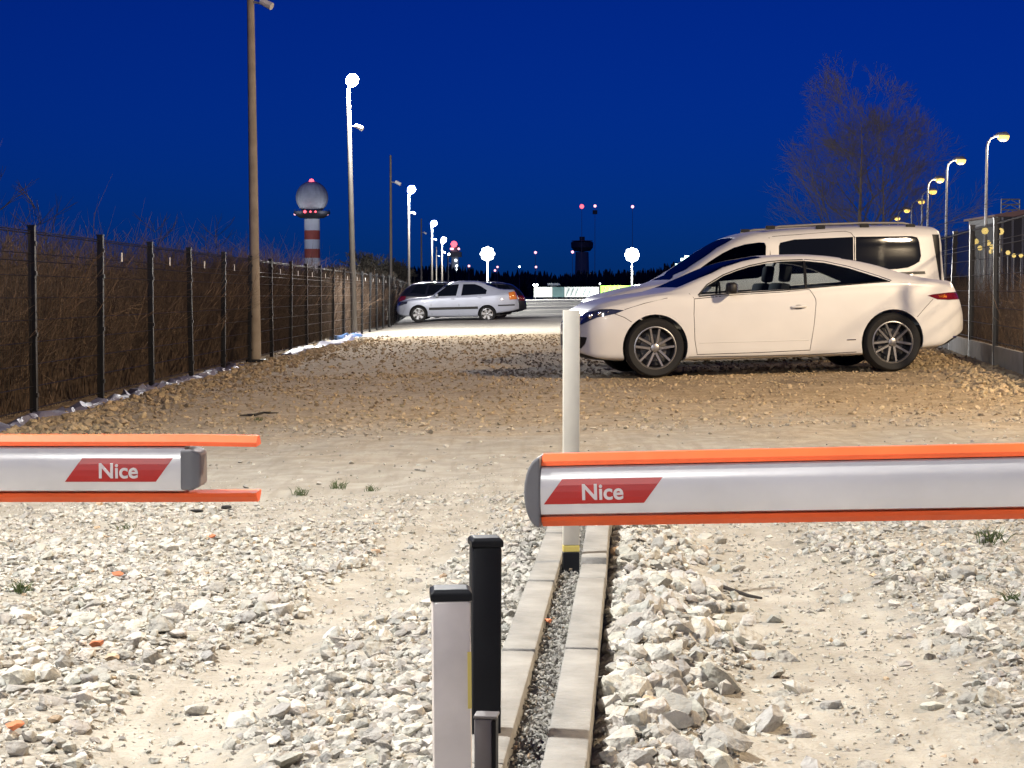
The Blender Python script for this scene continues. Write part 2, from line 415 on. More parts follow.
def d_rock(x, y):
    d = (1 - np.clip(track(x, y) * 1.35 - .18, 0, 1) * 0.95) * (1 - 0.93 * sstep(6.3, 8.2, y + (vnoise(x, y, 1.1) - 0.5) * 3.0))
    return d * (0.55 + 0.45 * sstep(0.25, 0.5, vnoise(x + 9, y, 1.7)))
def d_right(x, y):        # coarse heap along the right flank of the kerb and out by the right edge
    rel = x - kx(y); d = sstep(0.60, 0.34, rel) * (rel > 0.05) * (y < 7.2)
    return d * (1 - 0.6 * track(x, y))
def d_left(x, y):
    rel = x - kx(y); d = sstep(-1.05, -0.6, rel) * (rel < -0.1) * (y < 6.6)
    return d * (1 - track(x, y)) * 0.9
batches = []
batches.append((scatter(34000, -2.6, 3.0, 2.4, 8.5, 0.010, 0.026, d_rock), 'L', .3))
batches.append((scatter(2000, -2.6, 3.0, 2.6, 7.8, 0.022, 0.040, lambda x, y: d_rock(x, y) * 0.55), 'L', .3))
batches.append((scatter(3800, -0.1, 1.3, 2.6, 7.4, 0.014, 0.046, d_right, 2.0), 'L', .5))
batches.append((scatter(4300, -1.4, 0.3, 2.6, 6.8, 0.014, 0.038, d_left, 2.0), 'L', .45))
batches.append((scatter(56000, -2.8, 3.2, 2.4, 8.6, 0.005, 0.014, lambda x, y: 0.55 + 0.45 * d_rock(x, y) - 0.12 * track(x, y)), 'S', .4))
batches.append((scatter(9000, -4.3, 5.5, 6.5, 14.0, 0.008, 0.026, lambda x, y: 0.08 + 0.75 * sstep(0.5, 0.72, vnoise(x, y, 0.8)) + 0.3 * sstep(2.0, 3.0, np.abs(x))), 'S', .3))
batches.append((scatter(15000, -4.4, 5.6, 12.0, 22.0, 0.010, 0.034, lambda x, y: (0.35 + 0.6 * vnoise(x, y, 1.3)) * cars_clear(x, y)), 'S', .4))
batches.append((scatter(12000, -4.4, 7.0, 20.0, 41.0, 0.016, 0.045, lambda x, y: (0.35 + 0.6 * vnoise(x, y, 0.9)) * cars_clear(x, y)), 'S', .4))
batches.append((scatter(1100, -1.7, 2.0, 2.6, 5.6, 0.028, 0.055, lambda x, y: d_rock(x, y) * 0.8 * (np.abs(x - kx(y)) > .5)), 'L', .35))
batches.append((scatter(420, 0.0, 0.9, 2.6, 5.6, 0.036, 0.066, d_right), 'L', .5))
batches.append((scatter(36000, -2.4, 2.6, 2.4, 9.5, 0.0028, 0.0075, lambda x, y: 0.25 + 0.75 * track(x, y)), 'T', .4))
# rubble bank at the foot of the left fence
batches.append((scatter(3600, -4.05, -2.6, 10.0, 44.0, 0.02, 0.065, lambda x, y: 0.85 * sstep(-2.7, -3.8, x)), 'L', .4))
# rubble behind the coupe's rear wheel, along the right plinth
def d_plinth(x, y):
    f = 5.62 + (y - 20.9) * 0.139
    return sstep(1.1, 0.25, f - x) * (f - x > 0.10)
batches.append((scatter(5200, 3.2, 7.4, 15.0, 26.0, 0.02, 0.055, d_plinth), 'L', .4))
# fine grey fill between the two kerbs
ny_ = 2600; yy = rng.uniform(2.4, 7.4, ny_); xx = kx(yy) - 0.074 + rng.uniform(0.006, 0.068, ny_) 
okp = np.hypot(xx - 0.184, yy - 5.5) > 0.045
fill = (xx[okp], yy[okp], rng.uniform(0.004, 0.010, okp.sum()))

def stone_tints(x, y, n, grey=False):
    v = rng.uniform(0.6, 1.14, n)
    base = np.array([0.53, 0.505, 0.445]); br = np.array([0.54, 0.415, 0.255])  # mid-lot stones carry warm lamp light in their brown tint
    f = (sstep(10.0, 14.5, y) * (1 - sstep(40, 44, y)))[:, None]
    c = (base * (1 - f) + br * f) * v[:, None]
    c *= 1 + rng.normal(0, 0.012, (n, 3))
    warm = (rng.random(n) < 0.012)[:, None] & (y < 12)[:, None]
    c = np.where(warm, c * np.array([1.12, 0.88, 0.66]), c)
    greyed = (rng.random(n) < 0.14)[:, None] & (y < 12)[:, None]
    c = np.where(greyed, c * np.array([0.84, 0.86, 0.89]), c)
    if grey: c = c * np.array([0.66, 0.66, 0.66])
    return np.clip(c, 0.02, 0.68)
def rot_mats(n, tilt):
    a = rng.uniform(0, 2 * PI, n); b = rng.normal(0, tilt, n); g = rng.normal(0, tilt, n)
    ca, sa, cb, sb, cg, sg = np.cos(a), np.sin(a), np.cos(b), np.sin(b), np.cos(g), np.sin(g)
    o, l = np.zeros(n), np.ones(n)
    Rz = np.stack([np.stack([ca, -sa, o], -1), np.stack([sa, ca, o], -1), np.stack([o, o, l], -1)], 1)
    Ry = np.stack([np.stack([cb, o, sb], -1), np.stack([o, l, o], -1), np.stack([-sb, o, cb], -1)], 1)
    Rx = np.stack([np.stack([l, o, o], -1), np.stack([o, cg, -sg], -1), np.stack([o, sg, cg], -1)], 1)
    return Rz @ Ry @ Rx
all_s = []
for (x, y, s), kind, tilt in batches + [(fill, 'F', .5)]:
    n = len(x)
    z = ground_z(x, y) + s * rng.uniform(-0.12, 0.36, n)
    if kind == 'F': z = gz(x) + 0.075 + rng.uniform(0, 0.02, n)
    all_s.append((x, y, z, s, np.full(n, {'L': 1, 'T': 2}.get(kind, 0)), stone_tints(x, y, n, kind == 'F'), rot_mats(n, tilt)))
X = np.concatenate([q[0] for q in all_s]); Y = np.concatenate([q[1] for q in all_s]); Z = np.concatenate([q[2] for q in all_s])
S = np.concatenate([q[3] for q in all_s]); KD = np.concatenate([q[4] for q in all_s]); TI = np.concatenate([q[5] for q in all_s]); RM = np.concatenate([q[6] for q in all_s])
# projected size, in the frame only: the 300 that show largest are objects of their own
pxs = CX + X / Y * FPX; pys = HY + (CAMZ - Z) / Y * FPX
vis = (pxs > 5) & (pxs < 1019) & (pys < 762) & (KD == 1) & ~((pys > 436) & (pys < 505) & (pxs < 250)) & ~((pys > 445) & (pys < 525) & (pxs > 530))
score = np.where(vis, S / Y, 0)
big = np.zeros(len(X), bool); big[np.argsort(-score)[:300]] = True
PROTO_T = [hull_proto(6, 0.7, 400 + k) for k in range(8)]
PV = {0: PROTO_S, 1: PROTO_L, 2: PROTO_T}
for i in np.where(big)[0]:
    pv, pf = PROTO_L[i % len(PROTO_L)]
    vv = (pv * S[i]) @ RM[i].T
    me = np_mesh('stone', vv, pf)
    ca = me.color_attributes.new('tint', 'FLOAT_COLOR', 'POINT')
    ca.data.foreach_set('color', np.tile(np.append(TI[i], 1.0), len(vv)).astype(np.float32))
    o = link('stone', me, M['stone'], ground); o.location = (X[i], Y[i], Z[i])
def joined_stones(sel, name):
    Vs, Fs, Cs, off = [], [], [], 0
    for kd in (0, 1, 2):
        protos = PV[kd]; idx = np.where(sel & (KD == kd))[0]
        for k, (pv, pf) in enumerate(protos):
            q = idx[k::len(protos)]
            if len(q) == 0: continue
            v = np.einsum('nij,mj->nmi', RM[q], pv) * S[q][:, None, None] + np.stack([X[q], Y[q], Z[q]], -1)[:, None]
            f = pf[None] + (np.arange(len(q)) * len(pv))[:, None, None] + off
            Vs.append(v.reshape(-1, 3)); Fs.append(f.reshape(-1, 3)); Cs.append(np.repeat(TI[q], len(pv), axis=0)); off += len(q) * len(pv)
    Vs, Fs, Cs = np.concatenate(Vs), np.concatenate(Fs), np.concatenate(Cs)
    me = np_mesh(name, Vs, Fs)
    ca = me.color_attributes.new('tint', 'FLOAT_COLOR', 'POINT')
    ca.data.foreach_set('color', np.concatenate([Cs, np.ones((len(Cs), 1))], 1).ravel().astype(np.float32))
    o = link(name, me, M['stone'], ground); tag(o, kind='stuff'); return o
joined_stones(~big, 'gravel')
print('stones', len(X), 'kinds', np.bincount(KD), 'tris', sum(len(o.data.polygons) for o in col.objects if o.name.startswith('gravel')))

# compacted bed under the fill
bedV = []
for y_ in (2.0, 7.4): bedV += [(kx(y_) - .068, y_, gz(kx(y_)) + .072), (kx(y_), y_, gz(kx(y_)) + .072)]
bed = MB().add(bedV, [(0, 1, 3, 2)]).build('gravel_bed', M['concrete'], ground)
# ================================================================== KERBS
def kerb_piece(y0, y1, side, dz, label, gap=0.006):
    w = 0.080; L_ = (y1 - y0) - gap
    k0 = Vector((kx(y0) + (0 if side > 0 else -0.148), y0 + gap / 2))
    ang = -math.atan2(0.216, 3.14)
    m = MB(); m.box((w / 2, L_ / 2, 0), (w, L_, 0.30))
    o = m.build('kerb_stone', M['concrete'], None, sharp=40, bevel=0.006)
    zt = 0.118 + dz
    o.location = (k0.x, k0.y, gz(k0.x) + zt - 0.15); o.rotation_euler = (R(rng.normal(0, .15)), R(rng.normal(0, .5)), ang + R(rng.normal(0, .12)))
    tag(o, label, 'kerb', 'concrete edging kerbs between the two lanes')
    return o
names_r = ['pale concrete kerb stone beside coarse rubble, nearest of the right line', 'pale concrete kerb stone of the right line, second from the camera',
           'pale concrete kerb stone of the right line, third from the camera', 'very short concrete kerb piece just before the raised one', 'raised concrete kerb stone of the right line beside the white post base', 'concrete kerb stone of the right line behind the white post']
names_l = ['concrete kerb stone of the left line behind the black bollard, nearest', 'concrete kerb stone of the left line, second from the camera',
           'concrete kerb stone of the left line, third, before the white post', 'concrete kerb stone of the left line beside the white post', 'last concrete kerb stone of the left line behind the white post']
yr = [2.10, 3.12, 4.13, 5.13, 5.36, 6.36, 7.4]
yr_r = [2.10, 3.12, 4.13, 5.15, 5.42, 6.4, 7.4]
yr_l = [2.10, 3.12, 4.13, 5.13, 6.15, 7.4]
for k in range(6):
    kerb_piece(yr_r[k], yr_r[k + 1], 1, 0.018 if k >= 4 else 0.0, names_r[k], 0.02 if k == 4 else 0.006)
for k in range(5):
    kerb_piece(yr_l[k], yr_l[k + 1], -1, 0.0, names_l[k])

# ================================================================== FOREGROUND POSTS
def bollard(name, X_, Y_, w, h, body, cap, label, stripe=None, rz=0.0, lean=0.0, capname='cap'):
    t = empty(name, (X_, Y_, gz(X_) - 0.01), rz); t.rotation_euler = (0, lean, rz)
    MB().box((0, 0, h / 2 - 0.006), (w, w, h - 0.012)).build('shaft', body, t, sharp=40, bevel=0.006)
    m = MB(); c = w / 2 + 0.0025
    V = [(-c, -c, h - 0.012), (c, -c, h - 0.012), (c, c, h - 0.012), (-c, c, h - 0.012), (-c, -c, h), (c, -c, h), (c, c, h), (-c, c, h),
         (-c * .8, -c * .8, h + 0.0055), (c * .8, -c * .8, h + 0.0055), (c * .8, c * .8, h + 0.0055), (-c * .8, c * .8, h + 0.0055)]
    F = [(3, 2, 1, 0), (8, 9, 10, 11)] + [(a, (a + 1) % 4, 4 + (a + 1) % 4, 4 + a) for a in range(4)] + [(4 + a, 4 + (a + 1) % 4, 8 + (a + 1) % 4, 8 + a) for a in range(4)]
    m.add(V, F).build(capname, cap, t, bevel=0.002)
    if stripe:
        MB().box((w / 2 - 0.003, -w / 2 - 0.0012, h * 0.72), (0.006, 0.002, 0.09)).build('stripe', stripe, t)
    tag(t, label, 'bollard')
    return t
bollard('bollard', -0.094, 2.79, 0.061, 0.492, M['foil_white'], M['post_black'], 'short off-white wrapped bollard with a black cap, nearest the camera', M['yellow'], R(4), R(-0.4))
bollard('bollard', -0.053, 3.35, 0.056, 0.495, M['post_black'], M['post_black'], 'black square bollard standing behind the off-white one', None, R(9), R(0.3))
t = empty('marker_post', (-0.043, 2.965, gz(0) - .01), R(-7))
MB().box((-.004, 0, .12), (.030, .036, .25)).build('shaft', M['grey_metal'], t, sharp=40, bevel=.003)
MB().box((.0145, 0, .1185), (.007, .034, .247)).build('side_plate', M['post_black'], t, bevel=.0015)
MB().box((0, 0, .248), (.040, .038, .005)).build('cap', M['grey_metal'], t, bevel=.0015)
tag(t, 'small low grey metal post at the foot of the black bollard', 'post')
t = empty('marker_post', (0.184, 5.5, gz(0.18)), R(4))
MB().box((0, 0, 0.53), (0.051, 0.03, 0.732)).build('shaft', M['post_white'], t, sharp=40, bevel=0.003)
MB().box((0, 0, 0.153), (0.0515, 0.0305, 0.020)).build('band', M['yellow'], t, bevel=0.002)
MB().box((0, 0, 0.070), (0.0510, 0.03, 0.142)).build('foot', M['post_black'], t, bevel=0.002)
tag(t, 'tall flat white post with yellow band and black foot between the kerbs', 'post')

# ================================================================== BARRIERS
def text_mesh(body, size, name='lettering'):
    cu = bpy.data.curves.new(name, 'FONT'); cu.body = body; cu.size = size; cu.offset = size * 0.022; cu.extrude = 0.0004
    o = bpy.data.objects.new('tmp_text', cu); col.objects.link(o)
    dg = bpy.context.evaluated_depsgraph_get(); dg.update()
    me = bpy.data.meshes.new_from_object(o.evaluated_get(dg)); me.name = name
    bpy.data.objects.remove(o); return me
def barrier(P_tip, direction, length, label, ext_rubber, sx, tilt=0.0, yaw=0.0, cap_l=0.042, sticker=(0.03, 0.26), arm_h=0.082, rub=0.019, text_off=0.10):
    """boom built along local +x*direction from its tip"""
    t = empty('barrier_gate', (P_tip.x, P_tip.y, 0)); t.rotation_euler = (0, 0, yaw)
    zc = P_tip.z
    def X_(u): return direction * u
    sl = math.tan(tilt)
    # arm: rounded D profile
    prof = []
    hh = arm_h / 2; n = 9
    for k in range(n): 
        a = -PI / 2 + PI * k / (n - 1); prof.append((-0.022 - 0.014 * math.cos(a) ** 0.8 if math.cos(a) > 1e-6 else -0.022, hh * math.sin(a) * 0.999))
    for k in range(n):
        a = PI / 2 - PI * k / (n - 1); prof.append((0.022 + 0.014 * max(math.cos(a), 0) ** 0.8, hh * math.sin(a) * 0.999))
    m = MB(); us = np.linspace(cap_l * 0.45, length, 24); V = []; F = []; n2 = len(prof)
    for u in us:
        for (y, z) in prof: V.append((X_(u), y, zc + z + u * sl))
    for i in range(len(us) - 1):
        for k in range(n2): F.append((i * n2 + k, i * n2 + (k + 1) % n2, (i + 1) * n2 + (k + 1) % n2, (i + 1) * n2 + k))
    F.append(tuple(range(n2))[::-1]); F.append(tuple((len(us) - 1) * n2 + k for k in range(n2)))
    arm = m.add(V, F).build('arm', M['bar_white'], t, sharp=35)
    bm = bmesh.new(); bm.from_mesh(arm.data); bmesh.ops.recalc_face_normals(bm, faces=bm.faces); bm.to_mesh(arm.data); bm.free()
    # rubber strips
    for sgn in (1, -1):
        z0 = sgn * (hh + 0.0015); z1 = sgn * (hh + rub)
        r0 = -ext_rubber
        m = MB(); V = []; F = []; us = np.linspace(r0, length, 30)
        pr = [(-0.030, z0), (-0.027, z0 + (z1 - z0) * .4), (-0.010, z1), (0.010, z1), (0.027, z0 + (z1 - z0) * .4), (0.030, z0)]
        for u in us:
            droop = (-0.0022 if sgn > 0 else 0.001) * max(-u, 0) * 8
            for (y, z) in pr: V.append((X_(u), y, zc + z + u * sl + droop))
        for i in range(len(us) - 1):
            for k in range(6): F.append((i * 6 + k, i * 6 + (k + 1) % 6, (i + 1) * 6 + (k + 1) % 6, (i + 1) * 6 + k))
        F.append(tuple(range(6))[::-1]); F.append(tuple((len(us) - 1) * 6 + k for k in range(6)))
        o = m.add(V, F).build('rubber_edge', M['bar_orange'], t, sharp=30)
        bm = bmesh.new(); bm.from_mesh(o.data); bmesh.ops.recalc_face_normals(bm, faces=bm.faces); bm.to_mesh(o.data); bm.free()
    # end cap
    m = MB()
    if ext_rubber > 0.03:
        pl = [(-0.0385, -hh + .002), (0.0385, -hh + .002), (0.0385, hh - .002), (-0.0385, hh - .002)]
        c0 = cap_l * 0.5
        V = []
        for u, sc in ((cap_l * .55, 1.0), (0.012, 1.0), (-0.002, .86)):
            for (y, z) in pl: V.append((X_(u), y * sc, zc + z * (0.93 if sc == 1.0 else 0.74)))
        F = [(i * 4 + k, i * 4 + (k + 1) % 4, (i + 1) * 4 + (k + 1) % 4, (i + 1) * 4 + k) for i in range(2) for k in range(4)] + [(3, 2, 1, 0), (8, 9, 10, 11)]
        o = m.add(V, F).build('end_cap', M['cap_grey'], t, bevel=0.004)
    else:
        pts = []
        for k in range(13):
            a = -PI / 2 + PI * k / 12; pts.append((cap_l * .62 - math.cos(a) * cap_l * .62, math.sin(a) * (hh + rub * 0.95)))
        pts = [(X_(p[0]), zc + p[1]) for p in pts]
        o = m.prism(pts, -0.040, 0.040).build('end_cap', M['cap_grey'], t, bevel=0.004)
    bm = bmesh.new(); bm.from_mesh(o.data); bmesh.ops.recalc_face_normals(bm, faces=bm.faces); bm.to_mesh(o.data); bm.free()
    # sticker on the front face
    u0, u1 = sticker; sk = 0.030; sh = 0.0205
    xa, xb = sorted((X_(u0), X_(u1)))
    m = MB(); V = []; F = []
    nn = 9
    for j in range(5):
        z = -sh + 2 * sh * j / 4
        for i in range(nn):
            x = xa + (xb - sk - xa) * i / (nn - 1) + sk * (j / 4)
            yy_ = -0.022 - 0.014 * max(math.cos(math.asin(min(abs(z + 0.006) / hh, 1))), 0) ** 0.8 - 0.0011
            V.append((x, yy_, zc + z + 0.000 + abs(x) * sl))
    for j in range(4):
        for i in range(nn - 1): F.append((j * nn + i, j * nn + i + 1, (j + 1) * nn + i + 1, (j + 1) * nn + i))
    st = m.add(V, F).build('sticker', M['sticker_red'], t)
    tm = text_mesh('Nice', 0.0365)
    o = link('lettering', tm, M['sticker_text'], st)
    o.rotation_euler = (PI / 2, -tilt * direction, 0); o.location = (xa + text_off, -0.0385, zc - 0.0135 + abs(xa + text_off) * sl)
    # housing the boom turns on
    hx = X_(length)
    MB().box((hx, 0.06, 0.50), (0.30, 0.24, 1.02)).build('housing', M['bar_white'], t, sharp=40, bevel=0.02)
    MB().box((hx, 0.06, 1.03), (0.32, 0.26, 0.05)).build('housing_lid', M['cap_grey'], t, sharp=40, bevel=0.012)
    MB().box((hx, -0.064, 0.35), (0.22, 0.012, 0.5)).build('housing_door', M['bar_white'], t, bevel=0.004)
    MB().box((hx, -0.045, zc + length * sl), (0.16, 0.09, 0.14)).build('clamp', M['cap_grey'], t, bevel=0.01)
    tag(t, label, 'barrier'); return t
tipR = at(527, 490, 2.94)
barrier(tipR, 1, 3.2, 'white boom barrier arm reaching in from the right, orange edges and rounded grey tip', -0.028, 1, tilt=R(2.0), yaw=R(-8.5),
        cap_l=0.044, sticker=(0.033, 0.228), text_off=0.062)
tipL = at(203, 468, 3.10)
barrier(tipL, -1, 3.2, 'white boom barrier arm reaching in from the left, orange strips longer than its grey end', 0.098, -1, tilt=0.0, yaw=0.0,
        cap_l=0.060, sticker=(0.046, 0.234), arm_h=0.080, rub=0.019, text_off=0.058)

# ------------------------------------------------------------------ small debris
def hullobj(name, p, size, mat_, label, cat, flat=0.4, seed=1, rz=0.3, rot=(0, 0)):
    v, f = hull_proto(14, flat, seed)
    me = np_mesh(name, v * np.array(size), f); o = link(name, me, mat_)
    o.location = p; o.rotation_euler = (rot[0], rot[1], rz); tag(o, label, cat); return o
for i, (px, py, s, lab) in enumerate([(118, 576, .024, 'small orange brick chip under the left barrier arm'), (97, 652, .03, 'orange brick fragment among white stones at far left'),
                                 (548, 659, .022, 'orange brick chip lying in the gravel between the kerbs'), (212, 545, .02, 'tiny orange brick chip below the left barrier tip'), (2 + 12, 742, .03, 'rusty brick fragment in the bottom left corner')]):
    p = G(px, py); z0 = float(ground_z(p.x, p.y)) + 0.022
    if i == 2: z0 = gz(p.x) + 0.10
    hullobj('brick_fragment', (p.x, p.y, z0), (s, s * .8, s * .8), M['brick'], lab, 'brick fragment', 0.6, 40 + i, i * 1.1)
for i, (px, py, sx, sy, lab) in enumerate([(196, 514, .045, .03, 'flat black rubber scrap below the left barrier tip'), (226, 510, .03, .025, 'small dark scrap beside the flat black one')]):
    p = G(px, py); hullobj('scrap', (p.x, p.y, float(ground_z(p.x, p.y)) + 0.02), (sx, sy, .03), M['rubber'], lab, 'scrap', 0.35, 60 + i, 0.2)
p0, p1 = G(682, 588), G(762, 597)
pts = [p0.lerp(p1, k / 6) + Vector((0, 0.006 * math.sin(k * 2.1), 0)) for k in range(7)]
pts = [Vector((p.x, p.y, float(ground_z(p.x, p.y)) + 0.017)) for p in pts]
o = MB().tube(pts, [.003, .005, .006, .007, .006, .006, .004], 6).build('stick', M['dead_stick'], None, sharp=60)
tag(o, 'dark broken stick lying in the right wheel track', 'stick')
p0, p1 = G(240, 418), G(278, 416)
pts = [p0.lerp(p1, k / 5) + Vector((0, 0.05 * math.sin(k * 2.6), 0)) for k in range(6)]
pts = [Vector((p.x, p.y, float(ground_z(p.x, p.y)) + 0.02)) for p in pts]
o = MB().tube(pts, [.006, .012, .012, .01, .009, .004], 6).build('stick', M['dead_stick'], None, sharp=60)
tag(o, 'thin crooked twig on the ground above the left barrier tip', 'stick')
def weed(px, py, h, n, lab, seed):
    r = np.random.default_rng(seed); p = G(px, py); P0, P1, A, B = [], [], [], []
    z0 = float(ground_z(p.x, p.y))
    for k in range(n):
        a = r.uniform(0, 2 * PI); q = Vector((r.normal(0, h * .35), r.normal(0, h * .35), 0.0)); d = Vector((math.cos(a) * r.uniform(.2, .9), math.sin(a) * r.uniform(.2, .9), 1)).normalized()
        l = h * r.uniform(.5, 1.1); mid = q + d * l * .55; end = mid + (d + Vector((d.x, d.y, -.5)) * .8).normalized() * l * .5
        w = h * .035
        P0 += [q, mid]; P1 += [mid, end]; A += [w, w * .8]; B += [w * .8, w * .1]
    v, f = tubes_np(np.array(P0), np.array(P1), A, B, 3)
    o = link('weed', np_mesh('weed', v, f), M['weed']); o.location = (p.x, p.y, z0)
    tag(o, lab, 'weed', 'weeds in the gravel')
for i, (px, py, h, n, lab) in enumerate([(22, 585, .055, 60, 'low green weed tuft at the left edge among white stones'), (78, 583, .03, 26, 'tiny green weed right of the left edge tuft'),
        (300, 492, .05, 46, 'green weed tuft just right of the left barrier tip'), (338, 486, .055, 40, 'green weed tuft on the pale soil, second from the left barrier tip'), (372, 488, .045, 34, 'green weed tuft on the pale soil, third from the left barrier tip'),
        (990, 545, .07, 40, 'dry green weed below the right barrier arm near the right edge'), (1012, 612, .05, 30, 'weed tuft at the right edge among stones'), (126, 500 + 30, .04, 20, 'small weed right under the left barrier sticker'), (258, 422, .05, 40, 'weed tuft on gravel above the left barrier tip')]):
    weed(px, py, h, n, lab, 300 + i)

# ================================================================== FENCES
FH = 1.72
def mesh_panel(L_, z0, z1, step):
    P0, P1, A = [], [], []
    nv = int(L_ / step)
    for k in range(nv + 1):
        x = 0.02 + (L_ - 0.04) * k / nv; P0.append((x, 0, z0)); P1.append((x, 0, z1)); A.append(0.0019)
    z = z0 + 0.03
    while z < z1:
        for dy in (-0.005, 0.005): P0.append((0, dy, z)); P1.append((L_, dy, z)); A.append(0.0034)
        z += 0.2
    for zz in (z1 - 0.28, z1 - 0.03):
        for dy in (-0.005, 0.005): P0.append((0, dy, zz)); P1.append((L_, dy, zz)); A.append(0.0044)
    v, f = tubes_np(np.array(P0), np.array(P1), np.array(A), np.array(A), 4)
    return np_mesh('mesh_panel', v, f)
def post_mesh(h):
    m = MB(); m.box((0, 0, h / 2 - 0.1), (0.055, 0.062, h + 0.2)); m.box((0, 0, h + 0.008), (0.064, 0.070, 0.016))
    for z in (0.2, 0.75, 1.3, h - 0.15): m.box((0.0, -0.036, z), (0.05, 0.012, 0.04)); m.box((0.034, 0, z), (0.012, 0.05, 0.04))
    me = m.mesh('post'); return me
def fence(pts, label, plinth, tags, name='mesh_fence'):
    root = empty(name, (pts[0].x, pts[0].y, pts[0].z)); root.rotation_euler = (0, 0, 0)
    tag(root, label, 'fence'); base = Vector(pts[0])
    pm = post_mesh(FH); panels = {}
    for i, p in enumerate(pts):
        o = link('post', pm, M['fence'], root); o.location = p - base
        q = pts[i + 1] if i + 1 < len(pts) else None
        d = (q - p) if q is not None else (p - pts[i - 1]); ang = math.atan2(d.y, d.x)
        o.rotation_euler = (R(rng.normal(0, .5)), R(rng.normal(0, .5)), ang)
        if q is None: break
        L_ = math.hypot(d.x, d.y) - 0.075; step = 0.05 if p.y < 40 else 0.1
        key = (round(L_, 2), step)
        if key not in panels: panels[key] = mesh_panel(L_, 0.24 if plinth else 0.05, FH - 0.03, step)
        o = link('mesh_panel', panels[key], M['fence_wire'], root)
        o.location = p - base + Vector((math.cos(ang), math.sin(ang), 0)) * 0.037; o.rotation_euler = (0, -math.atan2(d.z, L_), ang)
        if plinth:
            o = MB().box((L_ / 2, 0, 0.075), (L_, 0.05, 0.30)).build('plinth_board', M['plinth'], root, sharp=40, bevel=0.006)
            o.location = p - base + Vector((math.cos(ang), math.sin(ang), 0)) * 0.037; o.rotation_euler = (0, -math.atan2(d.z, L_), ang)
        if tags and 17 < p.y < 58:
            o = MB().box((0, 0, 0), (0.055, 0.006, 0.10)).build('tag_plate', M['tag_white'], root)
            o.location = p - base + d * (0.42 + rng.normal(0, .02)) + Vector((math.sin(ang), -math.cos(ang), 0)) * 0.012 + Vector((0, 0, FH - 0.20)); o.rotation_euler = (0, R(rng.normal(0, 3)), ang)
    return root
lp = []
y = 10.88
while y < 62:
    x = -4.33 + (y - 16) * 0.00452; lp.append(Vector((x, y, float(gz(x))))); y += 2.56
while y < 120:
    x = lp[-1].x - 0.10; lp.append(Vector((x, y, float(gz(x))))); y += 2.5
fence(lp, 'long dark steel mesh fence with black posts along the left of the lot', False, True)
rp = []
y = 15.95
while y < 60:
    x = 5.71 + (y - 20.9) * 0.141; rp.append(Vector((x, y, float(gz(x))))); y += 2.475
fence(rp, 'dark steel mesh fence on a concrete plinth behind the white cars', True, False)

# crumpled sheeting along the foot of the left fence
def ribbon(name, pts, w, h, mat_, seed):
    r = np.random.default_rng(seed); V = []; F = []; n = len(pts); m_ = 7
    for i, p in enumerate(pts):
        ww = w * r.uniform(.6, 1.25); hh = h * r.uniform(.4, 1.5); off = r.normal(0, .03)
        for k in range(m_):
            a = PI * k / (m_ - 1)
            V.append((p.x + off - math.cos(a) * ww / 2, p.y + r.normal(0, .03), p.z - 0.01 + math.sin(a) * hh * r.uniform(.6, 1.3)))
    for i in range(n - 1):
        for k in range(m_ - 1): F.append((i * m_ + k, i * m_ + k + 1, (i + 1) * m_ + k + 1, (i + 1) * m_ + k))
        F.append((i * m_, (i + 1) * m_, (i + 1) * m_ + m_ - 1, i * m_ + m_ - 1))
    F += [tuple(range(m_)), tuple((n - 1) * m_ + k for k in range(m_ - 1, -1, -1))]
    o = MB().add(V, F).build(name, mat_, None, sharp=25); return o
pts = []
for k in range(110):
    y = 12.5 + k * 0.14; x = -4.20 + 0.05 * math.sin(y * 1.1) + 0.04 * math.sin(y * 2.7); pts.append(Vector((x, y, float(gz(x)))))
o = ribbon('plastic_sheet', pts, 0.16, 0.055, M['tarp'], 5); tag(o, 'crumpled lavender plastic sheeting along the foot of the left fence', 'sheeting')
pts = []
for k in range(44):
    y = 31.5 + k * 0.36; x = -3.92 - 0.15 * math.sin(k * .21) + 0.05 * math.sin(y * 1.7); pts.append(Vector((x, y, float(gz(x)) + .01)))
o = ribbon('plastic_sheet', pts, 0.24, 0.08, M['tarp'], 6); tag(o, 'pale crumpled sheeting on the rubble bank leading to the lit lamp pole', 'sheeting')
pts = []
for k in range(10):
    y = 42.5 + k * 0.3; x = -4.25 + 0.03 * k; pts.append(Vector((x, y, float(gz(x)) + 0.02)))
o = ribbon('tarpaulin', pts, 0.24, 0.11, M['tarp_blue'], 8); tag(o, 'crumpled bright blue tarpaulin at the foot of the lit pole by the left fence', 'tarpaulin')

